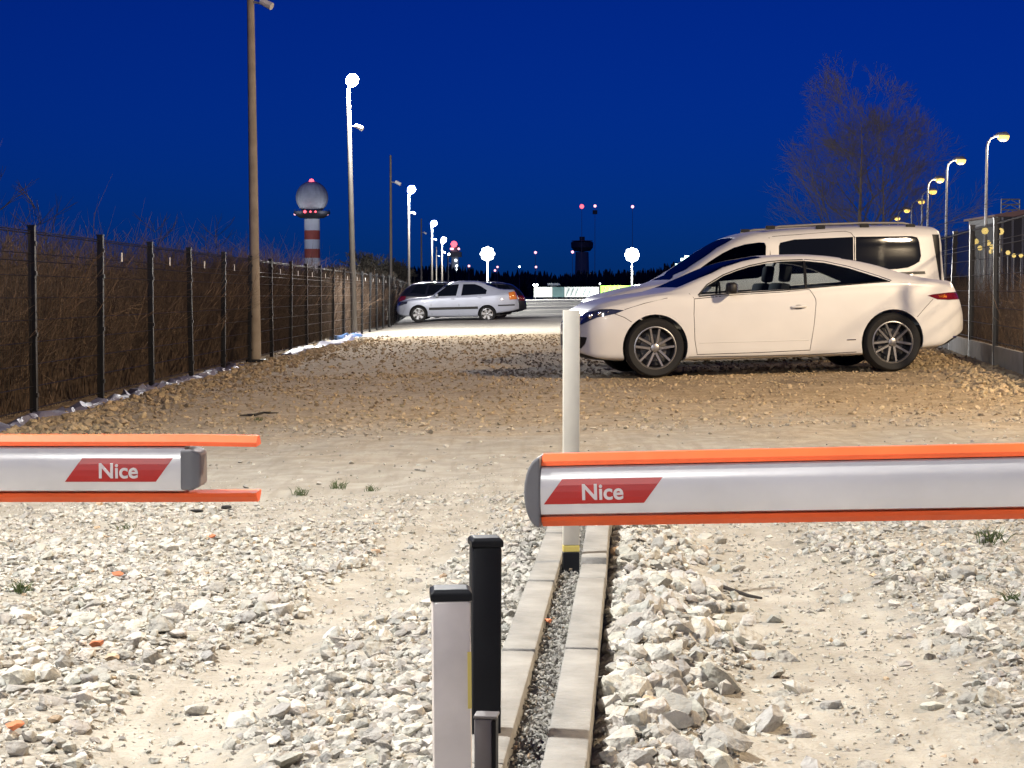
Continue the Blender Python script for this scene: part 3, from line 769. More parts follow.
# ================================================================== THICKETS (stuff)
def thicket(name, bases, H, mat_, label, twigs=3, r0=0.006):
    n = len(bases); P0, P1, A, B = [], [], [], []
    seg = 4; p = bases.copy(); d = np.stack([rng.normal(0, .22, n), rng.normal(0, .22, n), np.ones(n)], -1); rr = r0 * rng.uniform(.6, 1.5, n)
    for k in range(seg):
        dn = d / np.linalg.norm(d, axis=1, keepdims=True); q = p + dn * (H / seg)[:, None]
        a = rr * (1 - k / seg * .7); b = rr * (1 - (k + 1) / seg * .7)
        P0.append(p); P1.append(q); A.append(a); B.append(b)
        if k > 0:
            for j in range(twigs):
                t = rng.random(n)[:, None]; s = p * (1 - t) + q * t
                td = dn * .9 + rng.normal(0, .55, (n, 3)); td /= np.linalg.norm(td, axis=1, keepdims=True)
                e = s + td * (H * rng.uniform(.12, .32, n))[:, None]
                P0.append(s); P1.append(e); A.append(a * .6); B.append(a * .25)
        p = q; d = d + rng.normal(0, .22, (n, 3)) * np.array([1, 1, .2])
    v, f = tubes_np(np.concatenate(P0), np.concatenate(P1), np.concatenate(A), np.concatenate(B), 3)
    o = link(name, np_mesh(name, v, f), mat_); tag(o, label, 'thicket', kind='stuff'); return o
n = 13500
bx = -4.60 - np.abs(rng.normal(0, 1.2, n)); by = 10 + 56 * rng.random(n) ** 1.3
H = (1.05 + 0.9 * vnoise(bx, by, .45)) * rng.uniform(.65, 1.2, n)
tall = rng.random(n) < 0.001 + 0.003 * (vnoise(bx * 2, by, .33) > .62); H = np.where(tall, H * rng.uniform(1.15, 1.45, n), H)
thicket('thicket', np.stack([bx, by, gz(bx)], -1), H, M['thicket'], 'dense bare brown brush behind the left fence', 2, 0.0075)
n = 2600
by = 16 + 44 * rng.random(n) ** 1.2; bx = 5.71 + (by - 20.9) * 0.141 + 0.3 + np.abs(rng.normal(0, 1.5, n))
thicket('thicket', np.stack([bx, by, gz(bx)], -1), rng.uniform(.45, 1.25, n), M['thicket'], 'low bare brown brush behind the right fence', 3, 0.006)

# ================================================================== TREES
def grow_tree(name, base, height, spread, label, seed, depth=6, stems=1, group=None, trunk_r=0.13, twig_r=0.006, nside=3, leader=False):
    r = random.Random(seed); thick = ([], [], [], []); thin = ([], [], [], []); cur = [thick]
    def rec(p, d, L_, rad, lvl):
        nseg = 3 if lvl < 3 else 2
        for k in range(nseg):
            d = (d + Vector((r.gauss(0, .10), r.gauss(0, .10), r.gauss(0.05, .05)))).normalized()
            q = p + d * L_ / nseg; ra, rb = rad * (1 - .35 * k / nseg), rad * (1 - .35 * (k + 1) / nseg)
            T = cur[0] if lvl < 2 else thin
            T[0].append(p[:]); T[1].append(q[:]); T[2].append(ra); T[3].append(rb)
            p = q
            if lvl < depth and (k > 0 or lvl > 1):
                a = r.uniform(0, 2 * PI); s = r.uniform(.45, .95) * spread
                u = d.orthogonal().normalized(); w = d.cross(u)
                nd = (d + (u * math.cos(a) + w * math.sin(a)) * s).normalized()
                rec(p, nd, L_ * r.uniform(.55, .78), max(rb * r.uniform(.42, .62), twig_r), lvl + 1)
        if lvl < depth:
            for j in range(2):
                a = r.uniform(0, 2 * PI); u = d.orthogonal().normalized(); w = d.cross(u)
                nd = (d + (u * math.cos(a) + w * math.sin(a)) * r.uniform(.25, .6) * spread).normalized()
                rec(p, nd, L_ * r.uniform(.62, .82), max(rad * r.uniform(.45, .62), twig_r), lvl + 1)
    t = empty(name, base)
    trunks = []
    for s in range(stems):
        thick = ([], [], [], []); trunks.append(thick); cur[0] = thick
        if not leader:
            rec(Vector((s * height * .05, s * .3, -0.1)), Vector((r.gauss(0, .06) + .03 * s, 0, 1)).normalized(), height * .36, trunk_r * (1 - .25 * s), 0); continue
        # a leader that runs nearly to the top, limbs leaving it all the way
        p = Vector((s * height * .11, s * .4, -.1)); d = Vector((.02 - .03 * s, 0, 1)).normalized(); nn = 11; hh_ = height * (.86 - .14 * s)
        for k in range(nn):
            d = (d + Vector((r.gauss(0, .05), r.gauss(0, .05), .02))).normalized(); q = p + d * hh_ / nn
            ra, rb = trunk_r * (1 - .2 * s) * (1 - .88 * k / nn), trunk_r * (1 - .2 * s) * (1 - .88 * (k + 1) / nn)
            for L_, v_ in zip(thick, (p[:], q[:], ra, rb)): L_.append(v_)
            p = q
            if k >= 2:
                for j in range(2 if k < 9 else 3):
                    a_ = r.uniform(0, 2 * PI) if j else (0 if k % 2 else PI) + r.gauss(0, .6); up = r.uniform(.45, 1.1)
                    nd = Vector((math.cos(a_), math.sin(a_), up)).normalized()
                    rec(p, nd, height * (.21 - .011 * k) * r.uniform(.75, 1.25), max(rb * .45, twig_r * 1.6), 2)
    for tk in trunks:
        v, f = tubes_np(*[np.array(q) for q in tk], 6); link('trunk', np_mesh('trunk', v, f, True), M['bark'], t)
    v, f = tubes_np(*[np.array(q) for q in thin], nside); link('crown', np_mesh('crown', v, f), M['twig'], t)
    zmax = v[:, 2].max(); k = height / zmax; t.scale = (k, k, k)
    tag(t, label, 'tree', group); print(name, len(f), zmax); return t
b = at(860, 294, 62); grow_tree('bare_tree', (b.x, 62, 0.14), 9.3, 1.05, 'tall bare leafless tree rising behind the white van', 11, 6, 2, trunk_r=.12, twig_r=.0034, leader=True)
for i, (px, d, h, lab) in enumerate([(362, 150, 4.9, 'dark leafless tree beyond the left fence, right of the radar tower'), (392, 165, 4.9, 'dark leafless tree beyond the unlit pole at the end of the left fence'), (335, 160, 4.0, 'small dark leafless tree just right of the striped radar tower')]):
    b = at(px, 294, d); grow_tree('bare_tree', (b.x, d, -.1), h, 1.1, lab, 21 + i, 5, 3, 'dark trees beyond the left fence', trunk_r=.12, twig_r=.03)
for i, (px, d, h, lab) in enumerate([(12, 19, 2.5, 'slim bare sapling above the fence at the left edge'), (64, 21, 2.4, 'slim bare sapling above the fence between the two nearest posts'), (176, 26, 2.25, 'bare reddish sapling above the left fence'), (222, 30, 2.4, 'bare reddish sapling left of the brown pole')]):
    b = at(px, 294, d); grow_tree('sapling', (b.x, d, -.1), h, .55, lab, 31 + i, 3, 1, 'saplings behind the left fence', trunk_r=.012, twig_r=.0025, leader=True)
# far woodland, one dark mass
n = 9000
wx = rng.uniform(-330, 330, n); wy = rng.uniform(600, 680, n)
hh = (6.5 + 4.5 * vnoise(wx, wy * 0, .03) + 2.5 * vnoise(wx, wy * .2, .12)) * rng.uniform(.55, 1.05, n)
P0 = np.stack([wx, wy, np.zeros(n)], -1); P1 = P0 + np.stack([rng.normal(0, .4, n), rng.normal(0, .4, n), hh * .55], -1); P2 = P1 + np.stack([rng.normal(0, .5, n), rng.normal(0, .5, n), hh * .45], -1)
w = rng.uniform(.5, 1.3, n)
v, f = tubes_np(np.concatenate([P0, P1]), np.concatenate([P1, P2]), np.concatenate([w * .6, w]), np.concatenate([w, w * .12]), 5)
o = link('woodland', np_mesh('woodland', v, f), M['wood_far']); tag(o, 'dark line of woodland on the horizon', 'woodland', kind='stuff')

# ================================================================== LAMPS
def light(parent, loc, power, color, radius=0.15, spot=None, aim=None):
    l = bpy.data.lights.new('lamp_light', 'SPOT' if spot else 'POINT'); l.energy = power; l.color = color; l.shadow_soft_size = radius
    if spot: l.spot_size = R(spot); l.spot_blend = 0.8
    o = bpy.data.objects.new('lamp_light', l); col.objects.link(o); o.parent = parent; o.location = loc
    if aim is not None: o.rotation_euler = Vector(aim).to_track_quat('-Z', 'Y').to_euler()
    return o
WHITE = (1.0, 0.975, 0.93); SODIUM = (1.0, 0.77, 0.50)
def flood_pole(px, d, h, lit, label, power=0, lean=0.0, x=None, rad=0.075, pmat='pole_concrete', lens=0.34, arm=.05, cone=None, aim=None, dev=True):
    b = at(px, 294, d); X0 = b.x if x is None else x; z0 = float(gz(X0))
    t = empty('lamp_pole', (X0, d, z0)); t.rotation_euler = (0, lean, 0)
    MB().tube([(0, 0, -.2), (0, 0, h * .5), (0, 0, h)], [rad, rad * .82, rad * .62], 12).build('pole', M[pmat], t, sharp=40)
    MB().box((0, 0, .02), (rad * 3.4, rad * 3.4, .05)).build('foot_plate', M['black_trim'], t, bevel=.01)
    if dev:
        zc = h - 0.95
        m = MB(); m.tube([(0, 0, zc), (.16, -.05, zc - .03), (.26, -.09, zc - .06)], .022, 6)
        br = m.build('bracket', M['galv'], t)
        MB().tube([(.18, -.06, zc + .0), (.36, -.12, zc - .10)], [.055, .062], 8).build('camera_housing', M['tag_white'], br, sharp=40)
    if lit:
        hd = empty('tmp', (0, 0, 0)); 
        mm = Matrix.Rotation(R(0), 4, 'Z')
        # floodlight: box housing tilted, lens on its lower right face
        q = Vector((0.35, -0.80, -0.35)).to_track_quat('Z', 'Y').to_matrix()
        c = Vector((lens * .2 + arm, -.08, h + .12 + lens * .3))
        Q = Matrix.Translation(c) @ q.to_4x4(); r_ = lens * .5
        hs = MB().lathe([(0, -.11), (r_ * .6, -.10), (r_ * 1.06, .0), (r_ * 1.06, .03), (r_ * .98, .035)], 18, Q).build('floodlight', M['galv'], t, sharp=40)
        MB().lathe([(0, r_ * .75), (r_ * .45, r_ * .62), (r_ * .8, r_ * .36), (r_, .03), (r_ * .9, .0)], 18, Q).build('lens', M['lamp_white'], hs, sharp=60)
        MB().tube([(0, 0, h - .02), c], .025, 6).build('mount', M['galv'], t)
        bpy.data.objects.remove(hd)
        if power: light(t, c + q @ Vector((0, 0, r_ * .75 + .2)), power, WHITE, .16, cone, aim)
    tag(t, label, 'lamp pole', 'lamp poles along the left fence'); return t
# the row goes on towards the camera: the lit pole beside the gate stands just left of the frame
NEAR_P = 5300
flood_pole(0, 4.6, 6.4, True, 'lit lamp pole beside the gate, left of the picture', NEAR_P, x=-4.1, lens=.5, cone=150, aim=(.75, 0, -1))
flood_pole(0, -11.0, 6.4, True, 'unseen lamp pole added behind the camera as front fill', 4300, x=-4.1, lens=.5)  # added fill pole, unseen; lights the barrier fronts
flood_pole(255.5, 29.0, 6.8, False, 'unlit brown pole at the left fence, running out of the top of the picture', lean=R(-.45), rad=.088)
flood_pole(354, 46.5, 6.45, True, 'lit lamp pole at the left fence, tallest of the lit ones', 11000, lean=R(-1.1), rad=.085, pmat='pole_steel', arm=.04)
flood_pole(391, 64.0, 6.1, False, 'unlit slim pole at the front of the silver car', rad=.06, pmat='pole_steel')
flood_pole(409, 94, 6.4, True, 'lit lamp pole behind the cars, second brightest along the fence', 15000, pmat='pole_steel', lens=.44, rad=.08)
flood_pole(421.5, 124, 6.4, False, 'unlit slim pole behind the silver car, between two lit lamps', pmat='pole_steel', rad=.07)
flood_pole(432, 139, 6.4, True, 'lit lamp pole behind the silver car, third of the lit row', 18000, pmat='pole_steel', lens=.5, rad=.09)
flood_pole(442, 183, 6.4, True, 'lit lamp pole behind the silver car, fourth of the lit row', 22000, pmat='pole_steel', lens=.62, rad=.11)
flood_pole(436.5, 190, 6.2, False, 'unlit thin pole between the third and fourth lit lamps', pmat='pole_steel', rad=.08)
flood_pole(448, 240, 6.3, True, 'faint lit lamp pole, last of the row left of the red-lit tower', 0, pmat='pole_steel', lens=.35, rad=.12)

def mast_lamp(px, py, d, h, label, power, r=0.55):
    b = at(px, py, d); t = empty('flood_mast', (b.x, d, 0.0))
    h = b.z
    MB().tube([(0, 0, -.2), (0, 0, h)], [.16, .11], 10).build('mast', M['galv'], t)
    MB().tube([(.8 * math.cos(2 * PI * k / 16), .12, h + .8 * math.sin(2 * PI * k / 16)) for k in range(17)], .05, 6, False).build('glare_ring', M['galv'], t)  # ring made up so the lamps read as a disc of glare
    for k in range(9):
        a_ = 2 * PI * k / 8; ox, oz = (.8 * math.cos(a_), .8 * math.sin(a_)) if k < 8 else (0, 0)
        mt_ = Matrix.Translation((ox, -.05, h + oz)) @ Matrix.Rotation(R(80), 4, 'X')
        hs = MB().lathe([(0, -.12), (.33, -.10), (.38, .08), (.34, .10)], 14, mt_).build('floodlight', M['galv'], t)
        MB().lathe([(0, .17), (.25, .14), (.38, .105), (.38, .09)], 14, mt_).build('lens', M['lamp_white'], hs)
    light(t, (0, -.8, h), power, (1.0, 0.98, .92), .5, 170, (0, -.6, -1))
    tag(t, label, 'flood mast', 'far floodlight masts'); return t
mast_lamp(487.5, 254, 280, 7.5, 'bright round floodlight mast above the silver car', 110000)
mast_lamp(632, 255, 280, 7.5, 'bright round floodlight mast left of the white van', 80000)

def sodium_pole(px, py, h, label, power=0, pos=None):
    if pos is None:
        d = (h + 0.14 - CAMZ) ; v = ray(px, py); d = (h + .14 - CAMZ) / (v.z / v.y); X0 = v.x / v.y * d
    else: X0, d = pos
    t = empty('street_lamp', (X0 - .75, d, 0.14))
    pts = [(0, 0, -.2), (0, 0, h * .5), (0, 0, h - .55), (.05, 0, h - .28), (.18, 0, h - .10), (.38, 0, h - .01)]
    MB().tube(pts, [.085, .07, .05, .045, .04, .035], 10).build('pole', M['galv'], t, sharp=40)
    hd = MB().tube([(.34, 0, h), (.5, 0, h + .04), (.85, 0, h + .06), (1.0, 0, h + .05)], [.05, .12, .15, .05], 10).build('lamp_head', M['galv'], t, sharp=40)
    n = MB(); n.lathe([(0, -.25), (.13, -.23), (.22, -.15), (.26, 0), (0, 0)], 14, Matrix.Translation((.74, 0, h)) @ Matrix.Diagonal((1.1, .9, 1, 1)))  # lens swollen to a ball, imitating the lamp's glare
    n.build('lens', M['lamp_sodium'], hd, sharp=50)
    if power: light(t, (.74, 0, h - .42), power, SODIUM, .5)
    tag(t, label, 'street lamp', 'curved sodium street lamps'); return t
for i, (px, py, lab) in enumerate([(1003.5, 136, 'tallest yellow street lamp with curved arm at the right edge'), (961, 160, 'second tallest yellow street lamp with curved arm, right of the van'),
        (940, 179, 'third yellow street lamp of the row above the van tail'), (933, 191, 'fourth yellow street lamp of the row above the van tail'), (921.5, 201, 'fifth yellow street lamp above the van roof'),
        (907, 210, 'sixth yellow street lamp, small, above the van roof'), (897.5, 218, 'seventh and smallest yellow street lamp, just above the van roof')]):
    sodium_pole(px, py, 8.0, lab, 700 if i < 3 else 0)
SOD = 5200
for i, (x, y) in enumerate([(20.0, 65), (18.1, 51), (16.2, 37), (14.4, 23), (12.6, 9), (10.8, -5)]):
    if i in (3, 5): continue
    sodium_pole(0, 0, 8.0, 'yellow street lamp of the road row beyond the right edge, ' + ['farthest', 'second farthest', 'third farthest', 'fourth farthest', 'level with the gate', 'behind the camera'][i], SOD * (.5, .5, .9, .0, 2.9, 1.1)[i], (x, y))

# small yellow lamps on low posts seen through the right fence
yl = [(985, 231), (1000.5, 231.5), (975.5, 241.6), (988, 243), (992, 247), (980, 248), (991, 251.5), (999.5, 250), (1008, 252.7), (1014, 255.6), (1021, 255.5)]
ordn = ['topmost left', 'topmost right', 'largest and leftmost', 'right of the largest', 'third of the left cluster', 'below the largest', 'lowest of the left cluster', 'first right of the dark post', 'second right of the dark post', 'third right of the dark post', 'last at the right edge']
for (px, py), od in zip(yl, ordn):
    v = ray(px, py); d = (3.4 + .14 - CAMZ) / (v.z / v.y); X0 = v.x / v.y * d
    t = empty('post_lamp', (X0, d, .14))
    MB().tube([(0, 0, -.1), (0, 0, 3.28)], [.05, .04], 6).build('post', M['galv'], t)
    r_ = .17 if 'largest and' in od else .15
    MB().lathe([(0, -r_), (r_ * .7, -r_ * .7), (r_, 0), (r_ * .7, r_ * .7), (0, r_)], 10, Matrix.Translation((0, 0, 3.4))).build('globe', M['lamp_yellow'], t, sharp=80)
    tag(t, 'small yellow globe lamp seen through the right fence, ' + od, 'post lamp', 'globe lamps behind the right fence')
# teal-white row behind the van's bonnet
tl = [(687, 257), (683, 259.5), (677.5, 265), (672.5, 270), (667, 273.5), (661, 278)]
for i, (px, py) in enumerate(tl):
    v = ray(px, py); d = (6.5 - CAMZ) / (v.z / v.y); d = min(d, 560); X0 = v.x / v.y * d; h = CAMZ + v.z / v.y * d
    t = empty('flood_mast', (X0, d, 0)); k = d / 250
    MB().tube([(0, 0, -.2), (0, 0, h)], [.12 * k, .10 * k], 6).build('mast', M['galv'], t)
    MB().box((0, .1, h), (.7 * k, .2, .42 * k)).build('floodlight', M['galv'], t, bevel=.03)
    MB().box((0, -.1, h), (.62 * k, .1, .36 * k)).build('lens', M['lamp_teal'], t)
    MB().box((0, -.02, h - .9 * k), (.30 * k, .12, .9 * k)).build('light_trail', M['lamp_teal'], t)  # glowing box standing in for the streak of light below the lamp
    tag(t, ['nearest and highest', 'second', 'third', 'fourth', 'fifth', 'farthest and lowest'][i] + ' teal-white floodlight of the sloping row left of the van windscreen', 'flood mast', 'teal floodlight row')

# ================================================================== TOWERS AND FAR LIGHTS
def dot(parent, loc, r, m_, name='beacon'):
    return MB().lathe([(0, -r), (r * .7, -r * .7), (r, 0), (r * .7, r * .7), (0, r)], 10, Matrix.Translation(loc)).build(name, m_, parent, sharp=80)
D = 900.0; s = FPX / D
b = at(312.5, 294, D); t = empty('radar_tower', (b.x, D, 0))
zf = lambda py: at(312, py, D).z
cuts = [(294 + 2, 258, 'tower_white'), (258, 249, 'tower_red'), (249, 239.6, 'tower_white'), (239.6, 230.5, 'tower_red'), (230.5, 219, 'tower_white')]
for a_, c_, mm in cuts:
    MB().lathe([(0, zf(a_)), (7.9 / 2, zf(a_)), (7.9 / 2, zf(c_)), (0, zf(c_))], 24).build('shaft_band', M[mm], t, sharp=40)
MB().lathe([(0, zf(219)), (6, zf(218)), (9.2, zf(214)), (9.2, zf(211.5)), (0, zf(211.5))], 28).build('deck', M['tower_dark'], t, sharp=40)
m = MB()
for k in range(24):
    a_ = 2 * PI * k / 24; m.tube([(9 * math.cos(a_), 9 * math.sin(a_), zf(211.5)), (9 * math.cos(a_), 9 * math.sin(a_), zf(209.5))], .08, 4)
m.build('railing', M['tower_dark'], t)
c_ = zf(197.5); rr = 16.2 / s; pr = []
for k in range(19):
    a_ = -PI * .36 + (PI * .86) * k / 18; pr.append((rr * math.cos(a_), c_ + rr * math.sin(a_)))
rd = MB().lathe(pr, 20).build('radome', M['radome'], t, sharp=5)
dot(t, (0, -1.5, zf(181.5)), 1.35, M['lamp_red'])
for px in (307.5, 313, 318): dot(t, ((px - 312.5) / s, -9.2, zf(212.5)), .8 if px < 310 else .55, M['lamp_red'])
for px in (296, 328): dot(t, ((px - 312.5) / s, -1.5, zf(214)), .75, M['lamp_pink'])
for px in (294, 330): light(t, ((px - 312.5) / s, -9, zf(215)), 800, (.8, .85, 1.0), .6)
for sx in (-40, 36): light(t, (sx, -150, 6), 130000, (.85, .9, 1.0), 1.0)  # unseen lights added in front to brighten the tower
tag(t, 'red and white striped radar tower with a round radome and red beacons', 'radar tower')

b = at(455, 294, D); t = empty('signal_tower', (b.x, D, 0)); zf2 = lambda py: at(455, py, D).z
MB().box((0, 0, zf2(255) / 2), (3.4, 3.4, zf2(255))).build('shaft', M['tower_grey'], t)
MB().box((0, 0, (zf2(252) + zf2(257)) / 2), (6.8, 6.8, zf2(252) - zf2(257))).build('cabin', M['tower_dark'], t, bevel=.2)
MB().lathe([(0, zf2(252)), (2.2, zf2(252)), (2.2, zf2(246)), (0, zf2(245))], 12).build('drum', M['tower_grey'], t, sharp=40)
dot(t, (-.4, -2.6, zf2(244.3)), 1.7, M['lamp_red'])
for px, py in ((451.5, 249), (453, 249), (459, 249)): dot(t, ((px - 455) / s, -3.6, zf2(py)), .65, M['lamp_pink'])
for px, py in ((456, 260.5), (457, 266), (457.5, 269.5), (457, 275)): dot(t, ((px - 455) / s, -2.0, zf2(py)), .55, M['lamp_white'], 'lit_window')
tag(t, 'distant dark tower with a large red beacon behind the silver car', 'tower')

D3 = 1200.0; s3 = FPX / D3; b = at(582, 294, D3); t = empty('control_tower', (b.x, D3, 0)); zf3 = lambda py: at(582, py, D3).z
MB().lathe([(5.2, 0), (4.4, zf3(252)), (0, zf3(252))], 16).build('shaft', M['tower_grey'], t, sharp=40)
MB().lathe([(0, zf3(252)), (5.5, zf3(251)), (7.4, zf3(247.5)), (7.6, zf3(242.5)), (6.6, zf3(241.6)), (0, zf3(241.4))], 16).build('cab', M['tower_dark'], t, sharp=30)
MB().lathe([(0, zf3(241.2)), (7.2, zf3(241.2)), (7.0, zf3(240.6)), (0, zf3(240.2))], 16).build('roof', M['roof_far'], t, sharp=30)
MB().box((0, 0, zf3(238.5)), (3.5, 3.5, 2.4)).build('roof_hut', M['tower_dark'], t)
tag(t, 'dark airport control tower rising from the woodland', 'control tower')
dl = [(581.8, 206.5, 1.45, 'lamp_red', 'leftmost of the three high red lights above the control tower'), (595, 206, .95, 'lamp_pink', 'middle of the three high red lights above the control tower'), (632.5, 206.7, 1.0, 'lamp_pink', 'rightmost of the three high red lights above the control tower'),
      (572.5, 252, .95, 'lamp_pink', 'red light at the left foot of the control tower cab'), (535.5, 252.5, .9, 'lamp_pink', 'red light above the woodland between two floodlights'), (536, 267, .75, 'lamp_pink', 'low red light below another one on the woodland'),
      (469, 266, .8, 'lamp_pink', 'red light left of the floodlight over the silver car'), (497.5, 267, .7, 'lamp_pink', 'upper of two close red lights right of the floodlight'), (495, 270.5, .75, 'lamp_pink', 'lower of two close red lights right of the floodlight'), (519.5, 266.8, .6, 'lamp_white', 'tiny white light on the woodland right of the floodlight'), (376, 269.5, .75, 'lamp_white', 'tiny white light in the dark trees beyond the left fence')]
for px, py, r_, mm, lab in dl:
    d_ = 1150.0 if py < 260 else 560.0
    p = at(px, py, d_); t = empty('beacon_mast', (p.x, p.y, 0)); k = d_ / 1150
    MB().tube([(0, 0, 0), (0, 0, p.z)], [.22 * k, .12 * k], 6).build('mast', M['tower_grey'], t)
    dot(t, (0, -.3, p.z), r_ * k, M[mm])
    if px == 595: MB().box((0, 0, p.z - 4), (3, 2, 2.6)).build('equipment_box', M['tower_dark'], t)
    tag(t, lab, 'beacon mast', 'far beacon masts')

# far edge of the lot: site fence with banners
D4 = 282.0; s4 = FPX / D4
def banner(x0, x1, y0, y1, mm, lab, dd=0.0, patt=False):
    p0 = at(x0, y1, D4 + dd); p1 = at(x1, y0, D4 + dd)
    t = empty('banner', (p0.x, D4 + dd, 0)); w_ = p1.x - p0.x; z0 = max(p0.z, .02); z1 = p1.z
    MB().box((w_ / 2, 0, (z0 + z1) / 2), (w_, .06, z1 - z0)).build('sheet', M[mm], t)
    for k in range(2): MB().box((k * w_, .08, z1 / 2 - .03), (.1, .1, z1 + .1)).build('post', M['fence'], t)
    if patt:
        for k in range(3):
            m = MB(); m.tube([(w_ * (.12 + .28 * k), -.06, z0 + .2), (w_ * (.30 + .28 * k), -.06, z1 - .2)], .05, 4); m.build('brace', M['banner_teal'], t)
    tag(t, lab, 'banner', 'banners on the far site fence')
banner(534, 552.3, 287, 297, 'banner_white', 'plain white banner at the far end of the lot')
banner(552.7, 564, 287, 297, 'banner_teal', 'dark teal banner right of the plain white one')
banner(564.4, 580.4, 287, 297, 'banner_white', 'first white banner with dark diagonal marks', 0, True)
banner(580.8, 598.6, 287, 297, 'banner_white', 'second white banner with dark diagonal marks, beside the green ones', 0, True)
banner(600.5, 617, 285.5, 296.5, 'banner_green', 'lime green banner with dark diagonal wires', 0, True)
banner(617.4, 660, 285.5, 296.5, 'banner_green', 'long plain lime green banner half hidden by the van')
p = at(553.5, 284.3, D4 + 6); t = empty('site_hut', (p.x, D4 + 6, 0))
MB().box((0, 0, .9), (1.4, 1.4, 1.8)).build('wall', M['tower_grey'], t); MB().box((0, 0, p.z), (2.0, 2.0, .35)).build('roof', M['banner_white'], t); MB().box((0, .1, p.z / 2 + .4), (.9, .9, p.z - .8)).build('upper_wall', M['tower_grey'], t)
tag(t, 'small hut with a white flat roof behind the white banner', 'hut')
p = at(535.5, 285, D4 + 2); t = empty('site_lamp', (p.x, D4 + 2, 0))
MB().tube([(0, 0, 0), (0, 0, p.z)], .06, 6).build('post', M['galv'], t)
for sx in (-.22, .22): dot(t, (sx, -.1, p.z), .2, M['lamp_white'], 'lamp')
tag(t, 'low white twin lamp at the left end of the white banner', 'lamp')
p = at(599.5, 284, D4 - 1); t = empty('site_lamp', (p.x, D4 - 1, 0))
MB().tube([(0, 0, 0), (0, 0, p.z)], .1, 6).build('post', M['fence'], t); dot(t, (0, 0, p.z), .18, M['banner_white'], 'lamp')
tag(t, 'dark post with a pale lamp between white and green banners', 'lamp')

# shed with a lattice frame at the right edge
D5 = 125.0; p0 = at(998, 216, D5); p1 = at(1060, 216, D5); w_ = p1.x - p0.x
t = empty('shed', (p0.x, D5, .14)); hz = p0.z - .14
MB().box((w_ / 2, 4, hz / 2), (w_, 8, hz)).build('wall', M['tower_dark'], t)
MB().prism([(-.3, hz - .05), (w_ + .3, hz - .05), (w_ + .3, hz + .9), (1.2, hz + .35), (-.3, hz + .1)], -.3, 8.3).build('roof', M['roof_far'], t)
for k in range(6): MB().box((.3 + k * w_ / 6, -.05, hz * .5), (.12, .08, hz - .2)).build('wall_rib', M['galv'], t)
tag(t, 'dark shed with a reddish roof behind the right fence', 'shed')
p = at(1013, 212, D5); q = at(1032, 197, D5); t = empty('lattice_frame', (p.x, D5 + 3, hz + .2 + .14))
ww = q.x - p.x; h_ = q.z - (hz + .34)
MB().tube([(0, 0, 0), (0, 0, h_)], .05, 4).tube([(ww, 0, 0), (ww, 0, h_)], .05, 4).build('upright', M['galv'], t)
m = MB()
for k in range(3): m.tube([(0, 0, h_ * (k + 1) / 3), (ww, 0, h_ * (k + 1) / 3)], .05, 4); m.tube([(0, 0, h_ * k / 3), (ww * .5, 0, h_ * (k + 1) / 3)], .035, 4); m.tube([(ww * .5, 0, h_ * (k + 1) / 3), (ww, 0, h_ * k / 3)], .035, 4)
m.build('bracing', M['galv'], t)
tag(t, 'steel lattice frame on the shed roof at the right edge', 'frame')

# ================================================================== CARS
def glass_mat(name, tint_, refl=0.5):
    m = bpy.data.materials.new(name); m.use_nodes = True; nt = m.node_tree; N = nt.nodes; L = nt.links
    out = N['Material Output']; N.remove(N['Principled BSDF'])
    tr = N.new('ShaderNodeBsdfTransparent'); tr.inputs[0].default_value = (*tint_, 1)
    gl = N.new('ShaderNodeBsdfGlossy'); gl.inputs['Roughness'].default_value = 0.03; gl.inputs[0].default_value = (refl, refl, refl, 1)
    lw = N.new('ShaderNodeLayerWeight'); lw.inputs[0].default_value = 0.5
    pw = N.new('ShaderNodeMath'); pw.operation = 'POWER'; pw.inputs[1].default_value = 4.0; L.new(lw.outputs['Facing'], pw.inputs[0])
    ad = N.new('ShaderNodeMath'); ad.operation = 'MULTIPLY_ADD'; ad.inputs[1].default_value = 0.8; ad.inputs[2].default_value = 0.04; L.new(pw.outputs[0], ad.inputs[0])
    mx = N.new('ShaderNodeMixShader'); L.new(ad.outputs[0], mx.inputs[0]); L.new(tr.outputs[0], mx.inputs[1]); L.new(gl.outputs[0], mx.inputs[2]); L.new(mx.outputs[0], out.inputs[0])
    return m
M['car_glass'] = glass_mat('car_glass', (0.77, 0.81, 0.84))
M['car_glass_tint'] = glass_mat('car_glass_tint', (0.10, 0.11, 0.14), .28)

